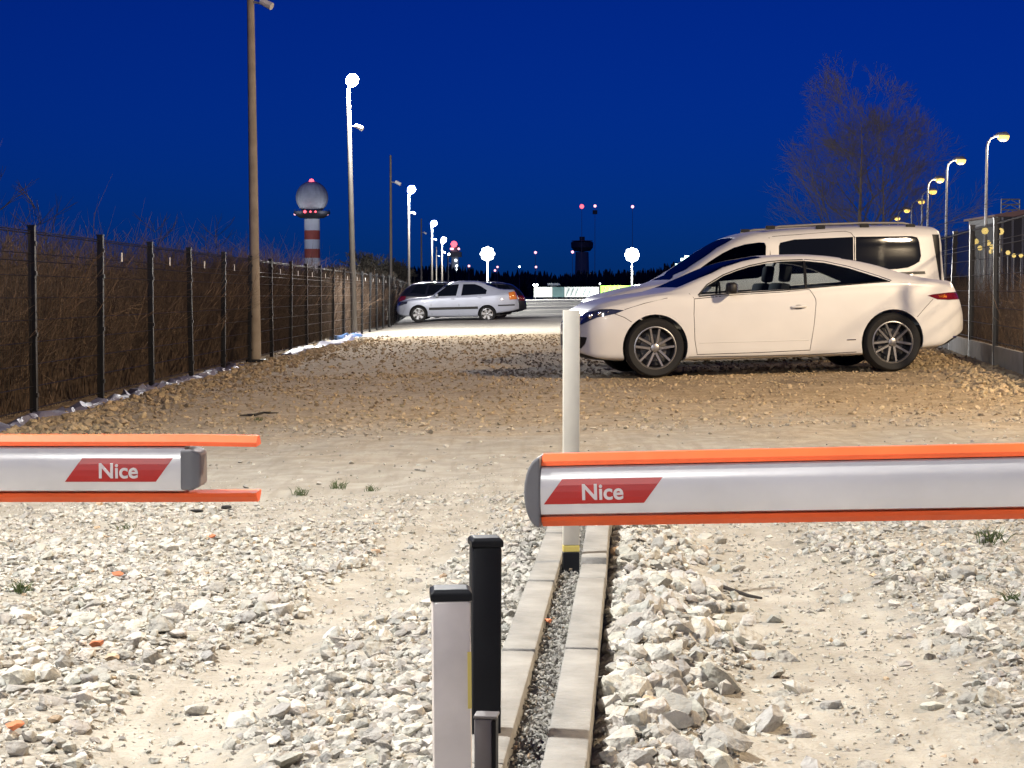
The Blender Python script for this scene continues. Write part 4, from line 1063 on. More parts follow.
def pchip(xs, ys, x):
    xs, ys = np.array(xs, float), np.array(ys, float); h = np.diff(xs); dl = np.diff(ys) / h
    d = np.zeros(len(xs)); d[0], d[-1] = dl[0], dl[-1]
    for i in range(1, len(xs) - 1):
        if dl[i - 1] * dl[i] > 0:
            w1, w2 = 2 * h[i] + h[i - 1], h[i] + 2 * h[i - 1]; d[i] = (w1 + w2) / (w1 / dl[i - 1] + w2 / dl[i])
    i = np.clip(np.searchsorted(xs, x) - 1, 0, len(xs) - 2); t = np.clip((x - xs[i]) / h[i], 0, 1)
    return (ys[i] * (2 * t**3 - 3 * t**2 + 1) + h[i] * d[i] * (t**3 - 2 * t**2 + t) + ys[i + 1] * (-2 * t**3 + 3 * t**2) + h[i] * d[i + 1] * (t**3 - t**2))
def catmull(P, n):
    P = np.array(P); Q = np.vstack([2 * P[0] - P[1], P, 2 * P[-1] - P[-2]]); out = []
    for i in range(1, len(Q) - 2):
        for k in range(n):
            t = k / n
            out.append(.5 * (2 * Q[i] + (Q[i + 1] - Q[i - 1]) * t + (2 * Q[i - 1] - 5 * Q[i] + 4 * Q[i + 1] - Q[i + 2]) * t * t + (3 * Q[i] - Q[i - 1] - 3 * Q[i + 1] + Q[i + 2]) * t**3))
    out.append(P[-1]); return np.array(out)
def modmesh(me, setup):
    o = bpy.data.objects.new('tmp', me); col.objects.link(o); setup(o)
    dg = bpy.context.evaluated_depsgraph_get(); dg.update()
    r = bpy.data.meshes.new_from_object(o.evaluated_get(dg), depsgraph=dg); bpy.data.objects.remove(o); return r
def boolean(me, cutter, op):
    c = bpy.data.objects.new('cut', cutter); col.objects.link(c)
    def run(solver):
        def st(o):
            b = o.modifiers.new('b', 'BOOLEAN'); b.operation = op; b.object = c; b.solver = solver
        return modmesh(me, st)
    try:
        r = run('MANIFOLD')
        if len(r.polygons) == 0 or (op == 'DIFFERENCE' and len(r.polygons) < 50): r = run('EXACT')
    except Exception: r = run('EXACT')
    bpy.data.objects.remove(c); return r
def inset(poly, g):
    n = len(poly); ar = sum(poly[i][0] * poly[(i + 1) % n][1] - poly[(i + 1) % n][0] * poly[i][1] for i in range(n))
    sg = 1 if ar > 0 else -1; out = []
    for i in range(n):
        p0, p1, p2 = Vector(poly[i - 1]), Vector(poly[i]), Vector(poly[(i + 1) % n])
        a = (p1 - p0).normalized(); b = (p2 - p1).normalized()
        n1 = Vector((-a.y, a.x)) * sg; n2 = Vector((-b.y, b.x)) * sg; v = n1 + n2
        if v.length < 1e-6: v = n1
        v = v / max(v.dot(v) / 2, .5)
        out.append(tuple(p1 + v * g))
    return out
def side_split(me):
    """near (-y) and far (+y) islands"""
    out = []
    for sg in (-1, 1):
        bm = bmesh.new(); bm.from_mesh(me)
        bmesh.ops.delete(bm, geom=[f for f in bm.faces if f.calc_center_median().y * sg < 0], context='FACES')
        bmesh.ops.delete(bm, geom=[v for v in bm.verts if not v.link_faces], context='VERTS')
        m2 = bpy.data.meshes.new('x'); bm.to_mesh(m2); bm.free(); out.append(m2)
    return out
def finish(me, ang=28):
    me.polygons.foreach_set('use_smooth', [True] * len(me.polygons)); me.set_sharp_from_angle(angle=R(ang)); return me

class Car:
    def __init__(s, name, top, bot, sho, W, Wr, paint, label, cat, group=None, thick=0.022, nst=120):
        s.root = empty(name); tag(s.root, label, cat, group); s.paint = paint
        u0, u1 = top[0][0], top[-1][0]; t = np.linspace(0, 1, nst)
        us = u0 + (u1 - u0) * (t - 0.09 * np.sin(2 * PI * t))     # denser at both ends
        f = lambda L_: pchip([p[0] for p in L_], [p[1] for p in L_], us)
        zt, zb, zs, w, wr = f(top), f(bot), f(sho), f(W), f(Wr)
        s.us, s.w = us, w
        rings = []
        for k in range(nst):
            a, b, c, ww, r_ = zt[k], zb[k], min(zs[k], zt[k] - .012), w[k], min(wr[k], w[k] * .93)
            c = max(c, b + .05); h = c - b; g = a - c
            P = [(0, b), (.80 * ww, b), (.945 * ww, b + .03), (.982 * ww, b + .22 * h), (ww, b + .5 * h), (.995 * ww, b + .74 * h), (.982 * ww, b + .90 * h), (.955 * ww, c),
                 (.955 * ww + (r_ - .955 * ww) * .52, c + .50 * g), (r_, c + .84 * g), (.80 * r_, c + .955 * g), (.42 * r_, c + .993 * g), (0, a)]
            H_ = np.vstack([np.array(P[:1]), catmull(P[1:], 4)]); H_[:, 1] = np.clip(H_[:, 1], b, a); H_[:, 0] = np.clip(H_[:, 0], 0, None)
            rings.append(np.vstack([H_ * np.array([-1, 1]), H_[1:-1][::-1]]))
        n = len(rings[0]); V = [(us[k], y, z) for k in range(nst) for y, z in rings[k]]
        F = [(k * n + i, k * n + (i + 1) % n, (k + 1) * n + (i + 1) % n, (k + 1) * n + i) for k in range(nst - 1) for i in range(n)]
        F += [tuple(range(n))[::-1], tuple((nst - 1) * n + i for i in range(n))]
        me = MB().add(V, F).mesh('shell')
        bm = bmesh.new(); bm.from_mesh(me); bmesh.ops.triangulate(bm, faces=[q for q in bm.faces if len(q.verts) > 4]); bmesh.ops.recalc_face_normals(bm, faces=bm.faces); bm.to_mesh(me)
        s.bvh = BVHTree.FromBMesh(bm); bm.free()
        def sol(o):
            d = o.modifiers.new('s', 'SOLIDIFY'); d.thickness = thick; d.offset = -1
        s.shell = modmesh(me, sol); s.body = s.shell.copy()
    def surf(s, u, z, side=-1, off=0.0):
        h = s.bvh.ray_cast(Vector((u, side * 3, z)), Vector((0, -side, 0)))
        if h[0] is None: return Vector((u, side * .5, z))
        return h[0] + h[1] * off
    def cut(s, outline, y0=-2, y1=2):
        s.body = boolean(s.body, MB().prism(outline, y0, y1).mesh('c'), 'DIFFERENCE')
    def part(s, name, outline, mat_, gap=0.004, yr=None, cutit=True, sharp=28, depth=None):
        """a panel cut out of the body; with yr given: one central piece, else one on each side"""
        y0, y1 = yr if yr else (-2, 2)
        if cutit: s.cut(outline, y0, y1)
        g = boolean(s.shell, MB().prism(inset(outline, gap), y0 + (.004 if yr else 0), y1 - (.004 if yr else 0)).mesh('c'), 'INTERSECT')
        res = []
        if yr: res.append(link(name, finish(g, sharp), mat_, s.root))
        else:
            for m2 in side_split(g): res.append(link(name, finish(m2, sharp), mat_, s.root))
        return res
    def arch(s, u, r, zc):
        n = 40; s.cut([(u + r * math.cos(2 * PI * k / n), zc + r * math.sin(2 * PI * k / n)) for k in range(n)])
    def done(s, trim=None):
        o = link('body', finish(s.body), s.paint, s.root); return o
    def strip(s, name, uz, rad, mat_, off=0.004, sides=(-1, 1), n=5, parent=None):
        for sd in sides:
            MB().tube([s.surf(u, z, sd, off) for u, z in uz], rad, n).build(name, mat_, parent or s.root, sharp=60)
    def underbody(s, u0, u1, w, z0, z1):
        MB().box(((u0 + u1) / 2, 0, (z0 + z1) / 2), (u1 - u0, w * 2, z1 - z0)).build('underbody', M['interior'], s.root)
    def wheels(s, uf, ur, yw, rt, rr, style, wdt=0.22, rim=None, zc=None):
        zc = zc or rt
        for sd in (-1, 1):
            for u in (uf, ur):
                prof = [(rr - .005, -wdt * .45), (rr + .02, -wdt * .5), (rt - .03, -wdt * .52), (rt - .008, -wdt * .42), (rt, -wdt * .2), (rt, wdt * .2), (rt - .008, wdt * .42), (rt - .03, wdt * .52), (rr + .02, wdt * .5), (rr - .005, wdt * .45), (rr - .02, 0), (rr - .005, -wdt * .45)]
                Mx = Matrix.Translation((u, sd * yw, zc)) @ Matrix.Rotation(R(-90) * sd * -1, 4, 'X')
                # local +z = outward
                Mx = Matrix.Translation((u, sd * yw, zc)) @ Matrix.Rotation(R(90) * (1 if sd < 0 else -1), 4, 'X')
                ty = MB().lathe(prof, 40, Mx).build('wheel', M['rubber'], s.root, sharp=40)
                rm = MB(); rm.lathe([(rr, wdt * .36), (rr + .004, wdt * .45), (rr - .012, wdt * .465), (rr - .022, wdt * .40)], 40, Mx)
                rb = rm.build('rim', rim or M['alloy'], ty, sharp=40)
                dk = MB().lathe([(rr - .018, wdt * .42), (rr - .03, wdt * .1), (rr - .034, -wdt * .15), (rr - .04, -wdt * .05), (0, -wdt * .05)], 30, Mx).build('rim_barrel', M['alloy_dark'], ty, sharp=40)
                MB().lathe([(.15, wdt * .0), (.15, wdt * .05), (0, wdt * .05)], 24, Mx).build('brake_disc', M['disc'], ty, sharp=40)
                sp = MB(); a0 = .3 if u == uf else .9
                if style == 'twin':
                    for k in range(5):
                        for q in (-1, 1):
                            a = 2 * PI * k / 5 + a0; ai = a + q * .30; ao = a + q * .235
                            pi_ = Vector((.052 * math.cos(ai + q * .15), .052 * math.sin(ai + q * .15), wdt * .36)); po = Vector(((rr - .012) * math.cos(ao), (rr - .012) * math.sin(ao), wdt * .41))
                            d = (po - pi_).normalized(); p_ = Vector((-d.y, d.x, 0)); 
                            for (e0, e1) in ((pi_, po),):
                                V = [e0 + p_ * .013 + Vector((0, 0, 0)), e0 - p_ * .013, e1 - p_ * .0105, e1 + p_ * .0105]
                                Vb = [v - Vector((0, 0, .035)) + (p_ * .006 if i in (0, 3) else -p_ * .006) for i, v in enumerate(V)]
                                sp.add([Mx @ v for v in V + Vb], [(0, 1, 2, 3), (7, 6, 5, 4), (0, 4, 5, 1), (1, 5, 6, 2), (2, 6, 7, 3), (3, 7, 4, 0)])
                else:
                    ns = 6
                    for k in range(ns):
                        a = 2 * PI * k / ns + a0; d = Vector((math.cos(a), math.sin(a), 0)); p_ = Vector((-d.y, d.x, 0)); e0 = d * .05 + Vector((0, 0, wdt * .40)); e1 = d * (rr - .01) + Vector((0, 0, wdt * .42))
                        V = [e0 + p_ * .022, e0 - p_ * .022, e1 - p_ * .048, e1 + p_ * .048]; Vb = [v - Vector((0, 0, .03)) for v in V]
                        sp.add([Mx @ v for v in V + Vb], [(0, 1, 2, 3), (7, 6, 5, 4), (0, 4, 5, 1), (1, 5, 6, 2), (2, 6, 7, 3), (3, 7, 4, 0)])
                o = sp.build('spokes', rim or M['alloy'], ty)
                bm = bmesh.new(); bm.from_mesh(o.data); bmesh.ops.recalc_face_normals(bm, faces=bm.faces); bm.to_mesh(o.data); bm.free()
                MB().lathe([(.048, wdt * .33), (.046, wdt * .40), (.03, wdt * .425), (0, wdt * .43)], 20, Mx).build('hub_cap', rim or M['alloy'], ty, sharp=40)

class Map:
    """pixels on the near flank of a car -> (u, z) of the car"""
    def __init__(s, px, d0, yaw, tilt):
        s.c, s.s = math.cos(yaw), math.sin(yaw); s.N = Vector(((px - CX) / FPX * d0, d0)); s.z0 = float(gz(s.N.x)); s.yaw, s.tilt = yaw, tilt
    def __call__(s, px, py, dl=0.0):
        v = ray(px, py); n = Vector((s.s, -s.c)); t = (s.N.dot(n) - dl) / Vector((v.x, v.y)).dot(n)
        p = Vector((v.x * t, v.y * t)); u = (p - s.N).dot(Vector((s.c, s.s)))
        return (u, CAMZ + v.z * t - s.z0 - math.tan(s.tilt) * u)
    def L(s, pts, dl=0.0): return [s(p[0], p[1], p[2] if len(p) > 2 else dl) for p in pts]
    def place(s, root, W):
        p = s.N + Vector((-s.s, s.c)) * W
        root.location = (p.x, p.y, s.z0); root.rotation_euler = (0, -s.tilt, s.yaw)
def mono(L_):
    out = [L_[0]]
    for p in L_[1:]:
        out.append((max(p[0], out[-1][0] + 0.004), p[1]))
    return out
def seat(car, u, y, z, h, w, sc=1.0):
    m = MB(); m.box((u, y, z + .06), (.5, w, .14)); m.box((u + .27, y, z + h * .40), (.13, w, h * .78), Matrix.Rotation(R(14), 3, 'Y'))
    o = m.build('seat', M['interior'], car.root, sharp=40, bevel=.035)
    MB().box((u + .40, y, z + h * .92), (.09, w * .5, .19), Matrix.Rotation(R(10), 3, 'Y')).build('headrest', M['interior'], o, sharp=40, bevel=.03)

# ------------------------------------------------------------------ white coupe
YAW = R(7.5); TILT = 0.02
mp = Map(656.5, 19.3, YAW, TILT)
top = mono(mp.L([(571, 331, .75), (572.5, 324, .72), (576, 318, .65), (582, 312.5, .55), (590, 307.8, .45), (600, 303.5, .35), (615, 299.5, .3), (640, 295.3, .25), (667, 291.5, .2), (678, 287.6, .25), (699, 277.6, .3), (726, 264.6, .4), (745, 258.8, .45), (770, 254.8, .45), (803, 253.6, .45), (827, 254.8, .45), (850, 258, .45), (874, 263.2, .42), (897, 270.2, .38), (917, 275.6, .35), (938, 279, .3), (951, 280.3, .3), (955, 285, .3), (958.5, 294, .3), (961, 305, .35), (963, 320, .45)]))
bot = mono(mp.L([(571, 346, .75), (574, 351.5, .6), (583, 355.5, .3), (599, 360.5), (623, 361.5), (690, 361), (760, 359), (860, 356), (930, 349), (943, 347, .1), (955, 339, .25), (963, 331, .45)]))
sho = mono(mp.L([(571, 334, .75), (577, 325, .5), (587, 316, .3), (600, 310, .15), (626, 304, .1), (667, 296), (699, 296), (737, 292), (789, 289), (815, 286.2), (850, 283), (890, 281), (917, 281.5), (940, 284, .1), (952, 287, .2), (958, 296, .25), (963, 322, .45)]))
UU = lambda px, y: mp(px, 300, .90 - y)[0]
Wd = [(UU(571.5, .2), .20), (UU(573.5, .42), .42), (UU(578, .60), .60), (UU(584, .715), .715), (UU(593, .805), .805), (UU(610, .865), .865), (UU(640, .895), .895), (UU(690, .90), .90), (UU(860, .90), .90), (UU(905, .89), .89), (UU(932, .865), .865), (UU(950, .81), .81), (UU(959, .74), .74), (UU(964, .62), .62), (UU(963, .45) + .01, .45)]
U = lambda px: mp(px, 300, .3)[0]
Wr_ = [(U(563), .16), (U(572), .42), (U(590), .60), (U(610), .68), (U(660), .74), (U(690), .69), (U(726), .60), (U(770), .56), (U(830), .55), (U(880), .57), (U(920), .62), (U(950), .62), (U(958), .55), (U(966), .32)]
def gh(m, pts, ylo=290., yhi=260., d0=.06, d1=.30):
    return [m(px, py, d0 + (d1 - d0) * min(max((ylo - py) / (ylo - yhi), 0), 1)) for px, py in pts]
C1 = Car('white_coupe', top, bot, sho, mono(Wd), mono(Wr_), M['car_white'], 'white two-door coupe parked side-on with its nose behind the white post', 'car', nst=130)
C1.arch(0, .362, .335); C1.arch(2.693, .362, .335)
wf = gh(mp, [(700, 295.4), (710, 285.6), (726, 276), (740, 270.5), (752, 266.8), (770, 263), (785, 261.4), (805.5, 260.8), (805.5, 287.8), (789.5, 289.2), (760, 290.8), (737, 292.4)])
wb = gh(mp, [(807.5, 260.8), (827, 262.7), (850, 268), (874, 276), (888, 280.6), (884, 281.4), (850, 283.8), (815, 286.8), (807.5, 287.6)])
C1.part('pillar_strip', gh(mp, [(805.4, 260.7), (807.6, 260.7), (807.6, 287.7), (805.4, 287.9)]), M['black_trim'], 0.0005)
C1.part('side_window', wf, M['car_glass'], .004); C1.part('quarter_window', wb, M['car_glass'], .004)
door = mp.L([(696, 298.6), (737, 294.6), (789, 291.4), (811.5, 289), (815, 293.5), (817.8, 299), (818, 303), (815.5, 325), (811.5, 350.5), (760, 353), (698, 355), (695.5, 340), (695, 315)])
C1.part('door', door, M['car_white'], .0075)
hl = mp.L([(576, 325.5, .2), (581, 318, .17), (590, 312.5, .12), (601.6, 309.2, .06), (613, 308.9, .04), (626, 310.3, .02), (617, 313.8, .03), (599, 317.6, .06), (590, 321.5, .1), (582, 326, .16)])
C1.part('headlight', hl, M['head_lens'], .005)
tlp = mp.L([(929, 295.6, .03), (935, 294.2, .04), (950, 292.3, .1), (968, 291.6, .2), (968, 299, .2), (950, 300, .1), (939, 299.5, .05)])
for sd in (-1, 1):
    for px, py, dl, rr_ in ((592, 316.2, .11, .030), (601, 313.6, .06, .026), (609, 311.8, .05, .014)):
        u, z = mp(px, py, dl); p = C1.surf(u, z, sd, .0)
        MB().lathe([(0, .012), (rr_ * .6, .010), (rr_, .003), (rr_ * .96, -.004)], 14, Matrix.Translation(p) @ Matrix.Rotation(R(90) * (1 if sd < 0 else -1), 4, 'X')).build('projector', M['chrome'], C1.root, sharp=60)
C1.part('tail_light', tlp, M['tail_red'], .005)
fg = mp.L([(572, 335, .25), (588, 337.5, .13), (586.5, 344, .13), (583, 349, .15), (572, 348, .25)])
C1.part('fog_intake', fg, M['black_trim'], .004)
lip = mp.L([(560, 350.5, .6), (580.5, 352.8, .2), (599, 358.4), (616, 361.3), (616, 368), (556, 368, .6)])
C1.part('front_lip', lip, M['black_trim'], .002)
dif = mp.L([(940, 349.5), (944, 346.4), (955, 337.6, .1), (975, 327.6, .2), (975, 352, .2), (935, 352)])
C1.part('rear_diffuser', dif, M['black_trim'], .002)
ws = [mp(680, 288.5, .3), mp(699, 280.2, .3), mp(726, 267.2, .35), mp(745, 261.2, .4), mp(764, 257.5, .4), mp(764, 246, .4), mp(726, 252, .4), mp(668, 282, .3)]
C1.part('windscreen', ws, M['car_glass_tint'], .004, (-.60, .60))
rw = [mp(842, 261.5, .45), mp(874, 267.5, .45), mp(905, 276, .4), mp(912, 268, .4), mp(874, 253, .4), mp(846, 248, .4)]
C1.part('rear_window', rw, M['car_glass_tint'], .004, (-.50, .50))
C1.done()
C1.strip('window_trim', gh(mp, [(807, 259.8), (827, 261.6), (850, 266.8), (874, 274.8), (890.5, 281)]), .007, M['chrome'])
C1.strip('window_seal', gh(mp, [(700, 296.4), (737, 293.2), (760, 291.8), (789.5, 290), (815, 287.6), (850, 284.6), (889, 281.6)]), .007, M['black_trim'])
C1.strip('window_seal', gh(mp, [(699.5, 295.4), (710, 284.6), (726, 275), (740, 269.5), (752, 265.8), (770, 262), (785, 260.4), (805.5, 259.8)]), .009, M['black_trim'], .001)

C1.strip('bumper_seam', mp.L([(617, 314), (626, 317.5), (633, 322)]), .0035, M['black_trim'], .0)
C1.strip('bumper_seam', mp.L([(936, 299), (927, 308), (919, 317)]), .0035, M['black_trim'], .0)
C1.strip('sill_line', mp.L([(690, 357), (760, 356), (812, 354.6), (858, 352)]), .004, M['black_trim'], .0)
for sd in (-1, 1):
    u, z = mp(800, 307); p = C1.surf(u, z, sd, .02)
    hd = MB().tube([C1.surf(u - .085, z, sd, .004), C1.surf(u - .06, z, sd, .03), C1.surf(u + .06, z + .004, sd, .03), C1.surf(u + .085, z + .004, sd, .004)], [.010, .014, .014, .010], 8).build('door_handle', M['car_white'], C1.root, sharp=60)
    MB().lathe([(.032, 0), (.030, .004), (0, .004)], 16, Matrix.Translation(C1.surf(u, z, sd, .001)) @ Matrix.Rotation(R(90) * (1 if sd < 0 else -1), 4, 'X') @ Matrix.Diagonal((1.5, .8, 1, 1))).build('handle_recess', M['cap_grey'], hd)
    u, z = mp(731, 289.5)
    y = C1.surf(u, z - .06, sd).y
    mr = MB().box((u, y + sd * .12, z + .015), (.10, .19, .125)).build('mirror', M['black_trim'], C1.root, sharp=50, bevel=.035)
    MB().box((u + .045, y + sd * .13, z + .015), (.012, .14, .085)).build('mirror_glass', M['chrome'], mr, bevel=.004)
    MB().tube([(u - .02, y - sd * .02, z - .02), (u, y + sd * .06, z + .0)], .022, 6).build('mirror_arm', M['black_trim'], mr)
for sd in (-1, 1):
    u0_, z0_ = mp(668, 331.5)
C1.part('reverse_lamp', mp.L([(940, 295.2, .05), (948, 294, .08), (949, 297.6, .08), (942, 298, .05)]), M['tail_amber'], .002, cutit=False)
C1.strip('waist_crease', mp.L([(700, 343), (740, 342), (790, 340.6), (810, 340)]), .006, M['car_white'], -.002)
C1.strip('bonnet_seam', mp.L([(626, 309.6, .03), (645, 303.5, .05), (668, 298, .08)]), .0035, M['black_trim'], .0)
C1.strip('wing_seam', mp.L([(696, 298), (690, 293.5, .1)]), .0035, M['black_trim'], .0)
# small scripts and reflectors
C1.strip('badge', mp.L([(848, 340), (857, 339.6)]), .006, M['chrome'], .001, sides=(-1,))
C1.strip('exhaust_tip', mp.L([(958, 338), (962.5, 337.4)]), .02, M['chrome'], -.01, n=10)
C1.wheels(0, 2.693, .775, .330, .238, 'twin')
C1.underbody(-.55, 3.2, .60, .24, .50); 
MB().box((1.30, 0, .30), (2.0, 1.5, .16)).build('floor_pan', M['interior'], C1.root)
for y in (-.36, .36): seat(C1, 1.22, y, .40, .78, .5)
m = MB().box((2.05, 0, .50), (.5, 1.15, .14)); m.box((2.32, 0, .72), (.12, 1.15, .46), Matrix.Rotation(R(20), 3, 'Y')); m.build('rear_seat', M['interior'], C1.root, sharp=40, bevel=.03)
MB().box((.55, 0, .78), (.42, 1.3, .20)).build('dashboard', M['interior'], C1.root, sharp=40, bevel=.05)
MB().tube([(.84 + .06 * math.cos(a) * .4, -.36 + .18 * math.cos(a), .86 + .18 * math.sin(a)) for a in [2 * PI * k / 20 for k in range(21)]], .014, 6).build('steering_wheel', M['interior'], C1.root, sharp=60)
mp.place(C1.root, .90)

# ------------------------------------------------------------------ white van behind
mv = Map(669, 22.4, YAW, TILT)
top = mono(mv.L([(588, 316, .7), (591, 305, .6), (597, 299, .5), (608, 295, .4), (625, 290.5, .4), (645, 286, .4), (664, 282.5, .35), (676, 276.5, .35), (690, 267.4, .35), (720, 246.4, .4), (740, 235.8, .4), (758, 231, .4), (780, 228.8, .35), (827, 225.8, .35), (870, 224.4, .35), (905, 224, .35), (930, 225, .35), (938, 227, .35), (940.5, 234, .3), (942.5, 258, .3), (944.5, 285, .3), (945, 320, .3)]))
bot = mono(mv.L([(588, 340, .7), (597, 349, .3), (615, 352.5), (660, 353), (880, 349), (925, 346), (940, 344, .1), (945, 338, .3)]))
sho = mono(mv.L([(588, 318, .7), (598, 306, .4), (625, 297, .2), (664, 288.5, .1), (690, 284.5), (740, 279), (800, 277), (880, 275), (930, 274), (942, 279, .1), (945, 323, .3)]))
UU = lambda px, y: mv(px, 290, .885 - y)[0]
Wd = [(UU(588, .4), .4), (UU(592, .66), .66), (UU(602, .77), .77), (UU(628, .86), .86), (UU(680, .885), .885), (UU(920, .885), .885), (UU(935, .875), .875), (UU(942, .84), .84), (UU(945, .70), .70)]
U = lambda px: mv(px, 290, .2)[0]
Wr_ = [(U(585), .30), (U(605), .60), (U(660), .72), (U(720), .71), (U(770), .72), (U(900), .74), (U(935), .73), (U(947), .66)]
gv = lambda pts: gh(mv, pts, 278., 236., .02, .13)
C2 = Car('white_van', top, bot, sho, mono(Wd), mono(Wr_), M['van_white'], 'tall white passenger van with dark windows and roof rails behind the coupe', 'van', nst=110)
C2.arch(0, .36, .32); C2.arch(2.81, .36, .32)
wf = gv([(678, 285), (699, 271.5), (712, 262), (726, 253), (737, 247.6), (748, 244.2), (762, 242.2), (767.5, 242.6), (769, 246), (767.5, 275), (760, 278)])
C2.part('side_window', wf, M['car_glass_tint'], .005)
wm = gv([(781.5, 246), (783, 242.6), (797, 239.4), (855.6, 236.8), (855.6, 271.5), (784, 274.5), (781.5, 272)])
wr_ = gv([(858, 236.7), (914, 236), (919.5, 237.4), (921.5, 242), (923.3, 256), (921.6, 261.6), (916, 265), (910, 267.6), (900, 269), (858, 271.4)])
C2.part('side_window', wm, M['glass_dark'], .004); C2.part('quarter_window', wr_, M['glass_dark'], .004)
ws = [mv(672, 280, .3), mv(690, 268.8, .3), mv(720, 248, .35), mv(738, 238, .35), mv(742, 222, .35), mv(716, 232, .35), mv(658, 272, .3)]
C2.part('windscreen', ws, M['car_glass_tint'], .004, (-.56, .56))
sld = mv.L([(776, 240), (777.5, 236.8), (840, 232.6), (850, 232.4), (855.5, 235.4)])
tl2 = mv.L([(938.5, 234), (946, 234), (948, 290), (944.5, 290), (941, 260)])
C2.part('tail_light', tl2, M['black_trim'], .003)
slot = mv.L([(868, 273.6), (928, 271), (928.5, 274), (868, 276.8)])
C2.part('door_rail', slot, M['black_trim'], .003)
hl = mv.L([(590, 312), (597, 303.5), (612, 299.5), (622, 299), (612, 307), (598, 313)])
C2.part('headlight', hl, M['head_lens'], .004)
C2.done()
C2.strip('door_seam', mv.L([(775, 237), (774.6, 256), (774, 300), (774, 345)]), .0045, M['black_trim'], .0)
C2.strip('door_seam', gv([(775.5, 236.4), (800, 234.6), (840, 231.4), (849, 231.2), (854, 233), (856.4, 237)]), .004, M['black_trim'], .0)
C2.strip('divider', gv([(856.8, 236.5), (856.8, 271)]), .008, M['black_trim'], -.002)
for sd in (-1, 1):
    zz = [(768, 229.5), (782, 226.6), (823, 224.4), (867, 223.0), (905, 223), (917, 225.5)]
    pts = []
    for px, py in zz:
        u, z = mv(px, py, .265); pts.append(Vector((u, sd * .62, z)))
    rl = MB().tube(pts, .016, 8).build('roof_rail', M['grey_metal'], C2.root, sharp=60)
    for px in (773, 823, 867, 913):
        u, z = mv(px, 226.6 if px < 850 else 225, .265); MB().box((u, sd * .62, z - .01), (.12, .05, .045)).build('rail_foot', M['interior'], rl, bevel=.01)
    u, z = mv(712, 279); y = C2.surf(u, z - .1, sd).y
    mr = MB().box((u, y + sd * .13, z), (.12, .2, .2)).build('mirror', M['black_trim'], C2.root, sharp=50, bevel=.04)
C2.wheels(0, 2.81, .75, .315, .20, 'six', rim=M['alloy'])
C2.underbody(-.55, 3.3, .60, .24, .55)
MB().box((1.5, 0, .36), (2.6, 1.5, .2)).build('floor_pan', M['interior'], C2.root)
for y in (-.4, .4): seat(C2, 1.0, y, .60, .80, .5)
m = MB().box((1.9, 0, .66), (.5, 1.25, .14)); m.box((2.2, 0, 1.0), (.14, 1.25, .7), Matrix.Rotation(R(12), 3, 'Y')); m.build('rear_seat', M['interior'], C2.root, sharp=40, bevel=.03)
MB().box((.40, 0, 1.0), (.4, 1.4, .25)).build('dashboard', M['interior'], C2.root, sharp=40, bevel=.05)
mv.place(C2.root, .885)

# ------------------------------------------------------------------ silver liftback far left
ms = Map(418.6, 66.0, R(1.5), 0.0)
top = mono(ms.L([(396.3, 307), (397.5, 303.6), (401, 301.2), (408, 299), (420, 297.4), (430, 296.4), (437, 291.4), (445, 285.2), (453, 281.9), (463, 280.6), (476, 280.7), (485, 282.8), (493, 285.8), (500, 288.4), (506, 289.2), (513, 289.3), (516, 292), (518, 297), (519.2, 303)]))
bot = mono(ms.L([(396.3, 312), (399, 315), (406, 316.5), (430, 317), (478, 316.4), (498, 313.4), (510, 311.6), (519.2, 309.5)]))
sho = mono(ms.L([(396.3, 308.5), (400, 303.5), (408, 300.8), (430, 298), (440, 297.2), (470, 296), (500, 294.3), (512, 293.6), (517, 297), (519.2, 304.5)]))
U = lambda px: ms(px, 300)[0]
Wd = [(U(396.3), .45), (U(398), .62), (U(402), .76), (U(410), .85), (U(425), .88), (U(495), .88), (U(508), .84), (U(515), .76), (U(519.2), .58)]
Wr_ = [(U(396.3), .35), (U(403), .58), (U(430), .70), (U(445), .62), (U(465), .58), (U(485), .58), (U(505), .62), (U(515), .58), (U(519.2), .4)]
C3 = Car('silver_liftback', top, bot, sho, mono(Wd), mono(Wr_), M['car_silver'], 'silver five-door liftback parked at the end of the left fence, tail light coloured with an amber lamp reflection', 'car', nst=90)
wb_ = ms(487.2, 313.8)[0]
C3.arch(0, .35, .315); C3.arch(wb_, .35, .315)
wf = ms.L([(433, 296.4), (439.5, 291.4), (446, 286.6), (452, 284.6), (459, 284.1), (456, 295.8)])
wm = ms.L([(461, 295.6), (463.2, 284.1), (475, 284.0), (481, 286.2), (487, 290), (486, 294)])
C3.part('side_window', wf, M['glass_dark'], .006); C3.part('side_window', wm, M['glass_dark'], .006)
C3.part('windscreen', [ms(432, 297), ms(440, 292), ms(450, 285.4), ms(450, 280), ms(440, 285), ms(429, 294)], M['glass_dark'], .004, (-.62, .62))
C3.part('rear_window', [ms(486, 284.4), ms(494, 287.4), ms(501, 290), ms(503, 285), ms(488, 279)], M['glass_dark'], .004, (-.56, .56))
C3.part('tail_light', ms.L([(508.5, 292.4), (513, 291.4), (520, 291.4), (520, 299), (509.5, 299.8)]), M['tail_amber'], .006)  # amber lamp reflection put into the lens colour
C3.part('headlight', ms.L([(397, 303.2), (402, 301.6), (407.5, 301.4), (407, 303.6), (399, 306)]), M['head_lens'], .005)
C3.part('rub_strip', ms.L([(429, 307.6), (478, 306.4), (478, 309), (429, 310.2)]), M['black_trim'], .003)
C3.part('bumper_strip', ms.L([(498, 304.8), (515, 304.2), (515, 305.6), (498, 306.2)]), M['black_trim'], .003)
C3.done()
C3.strip('door_seam', ms.L([(457.6, 296.6), (459, 305), (459, 315)]), .006, M['black_trim'], .0)
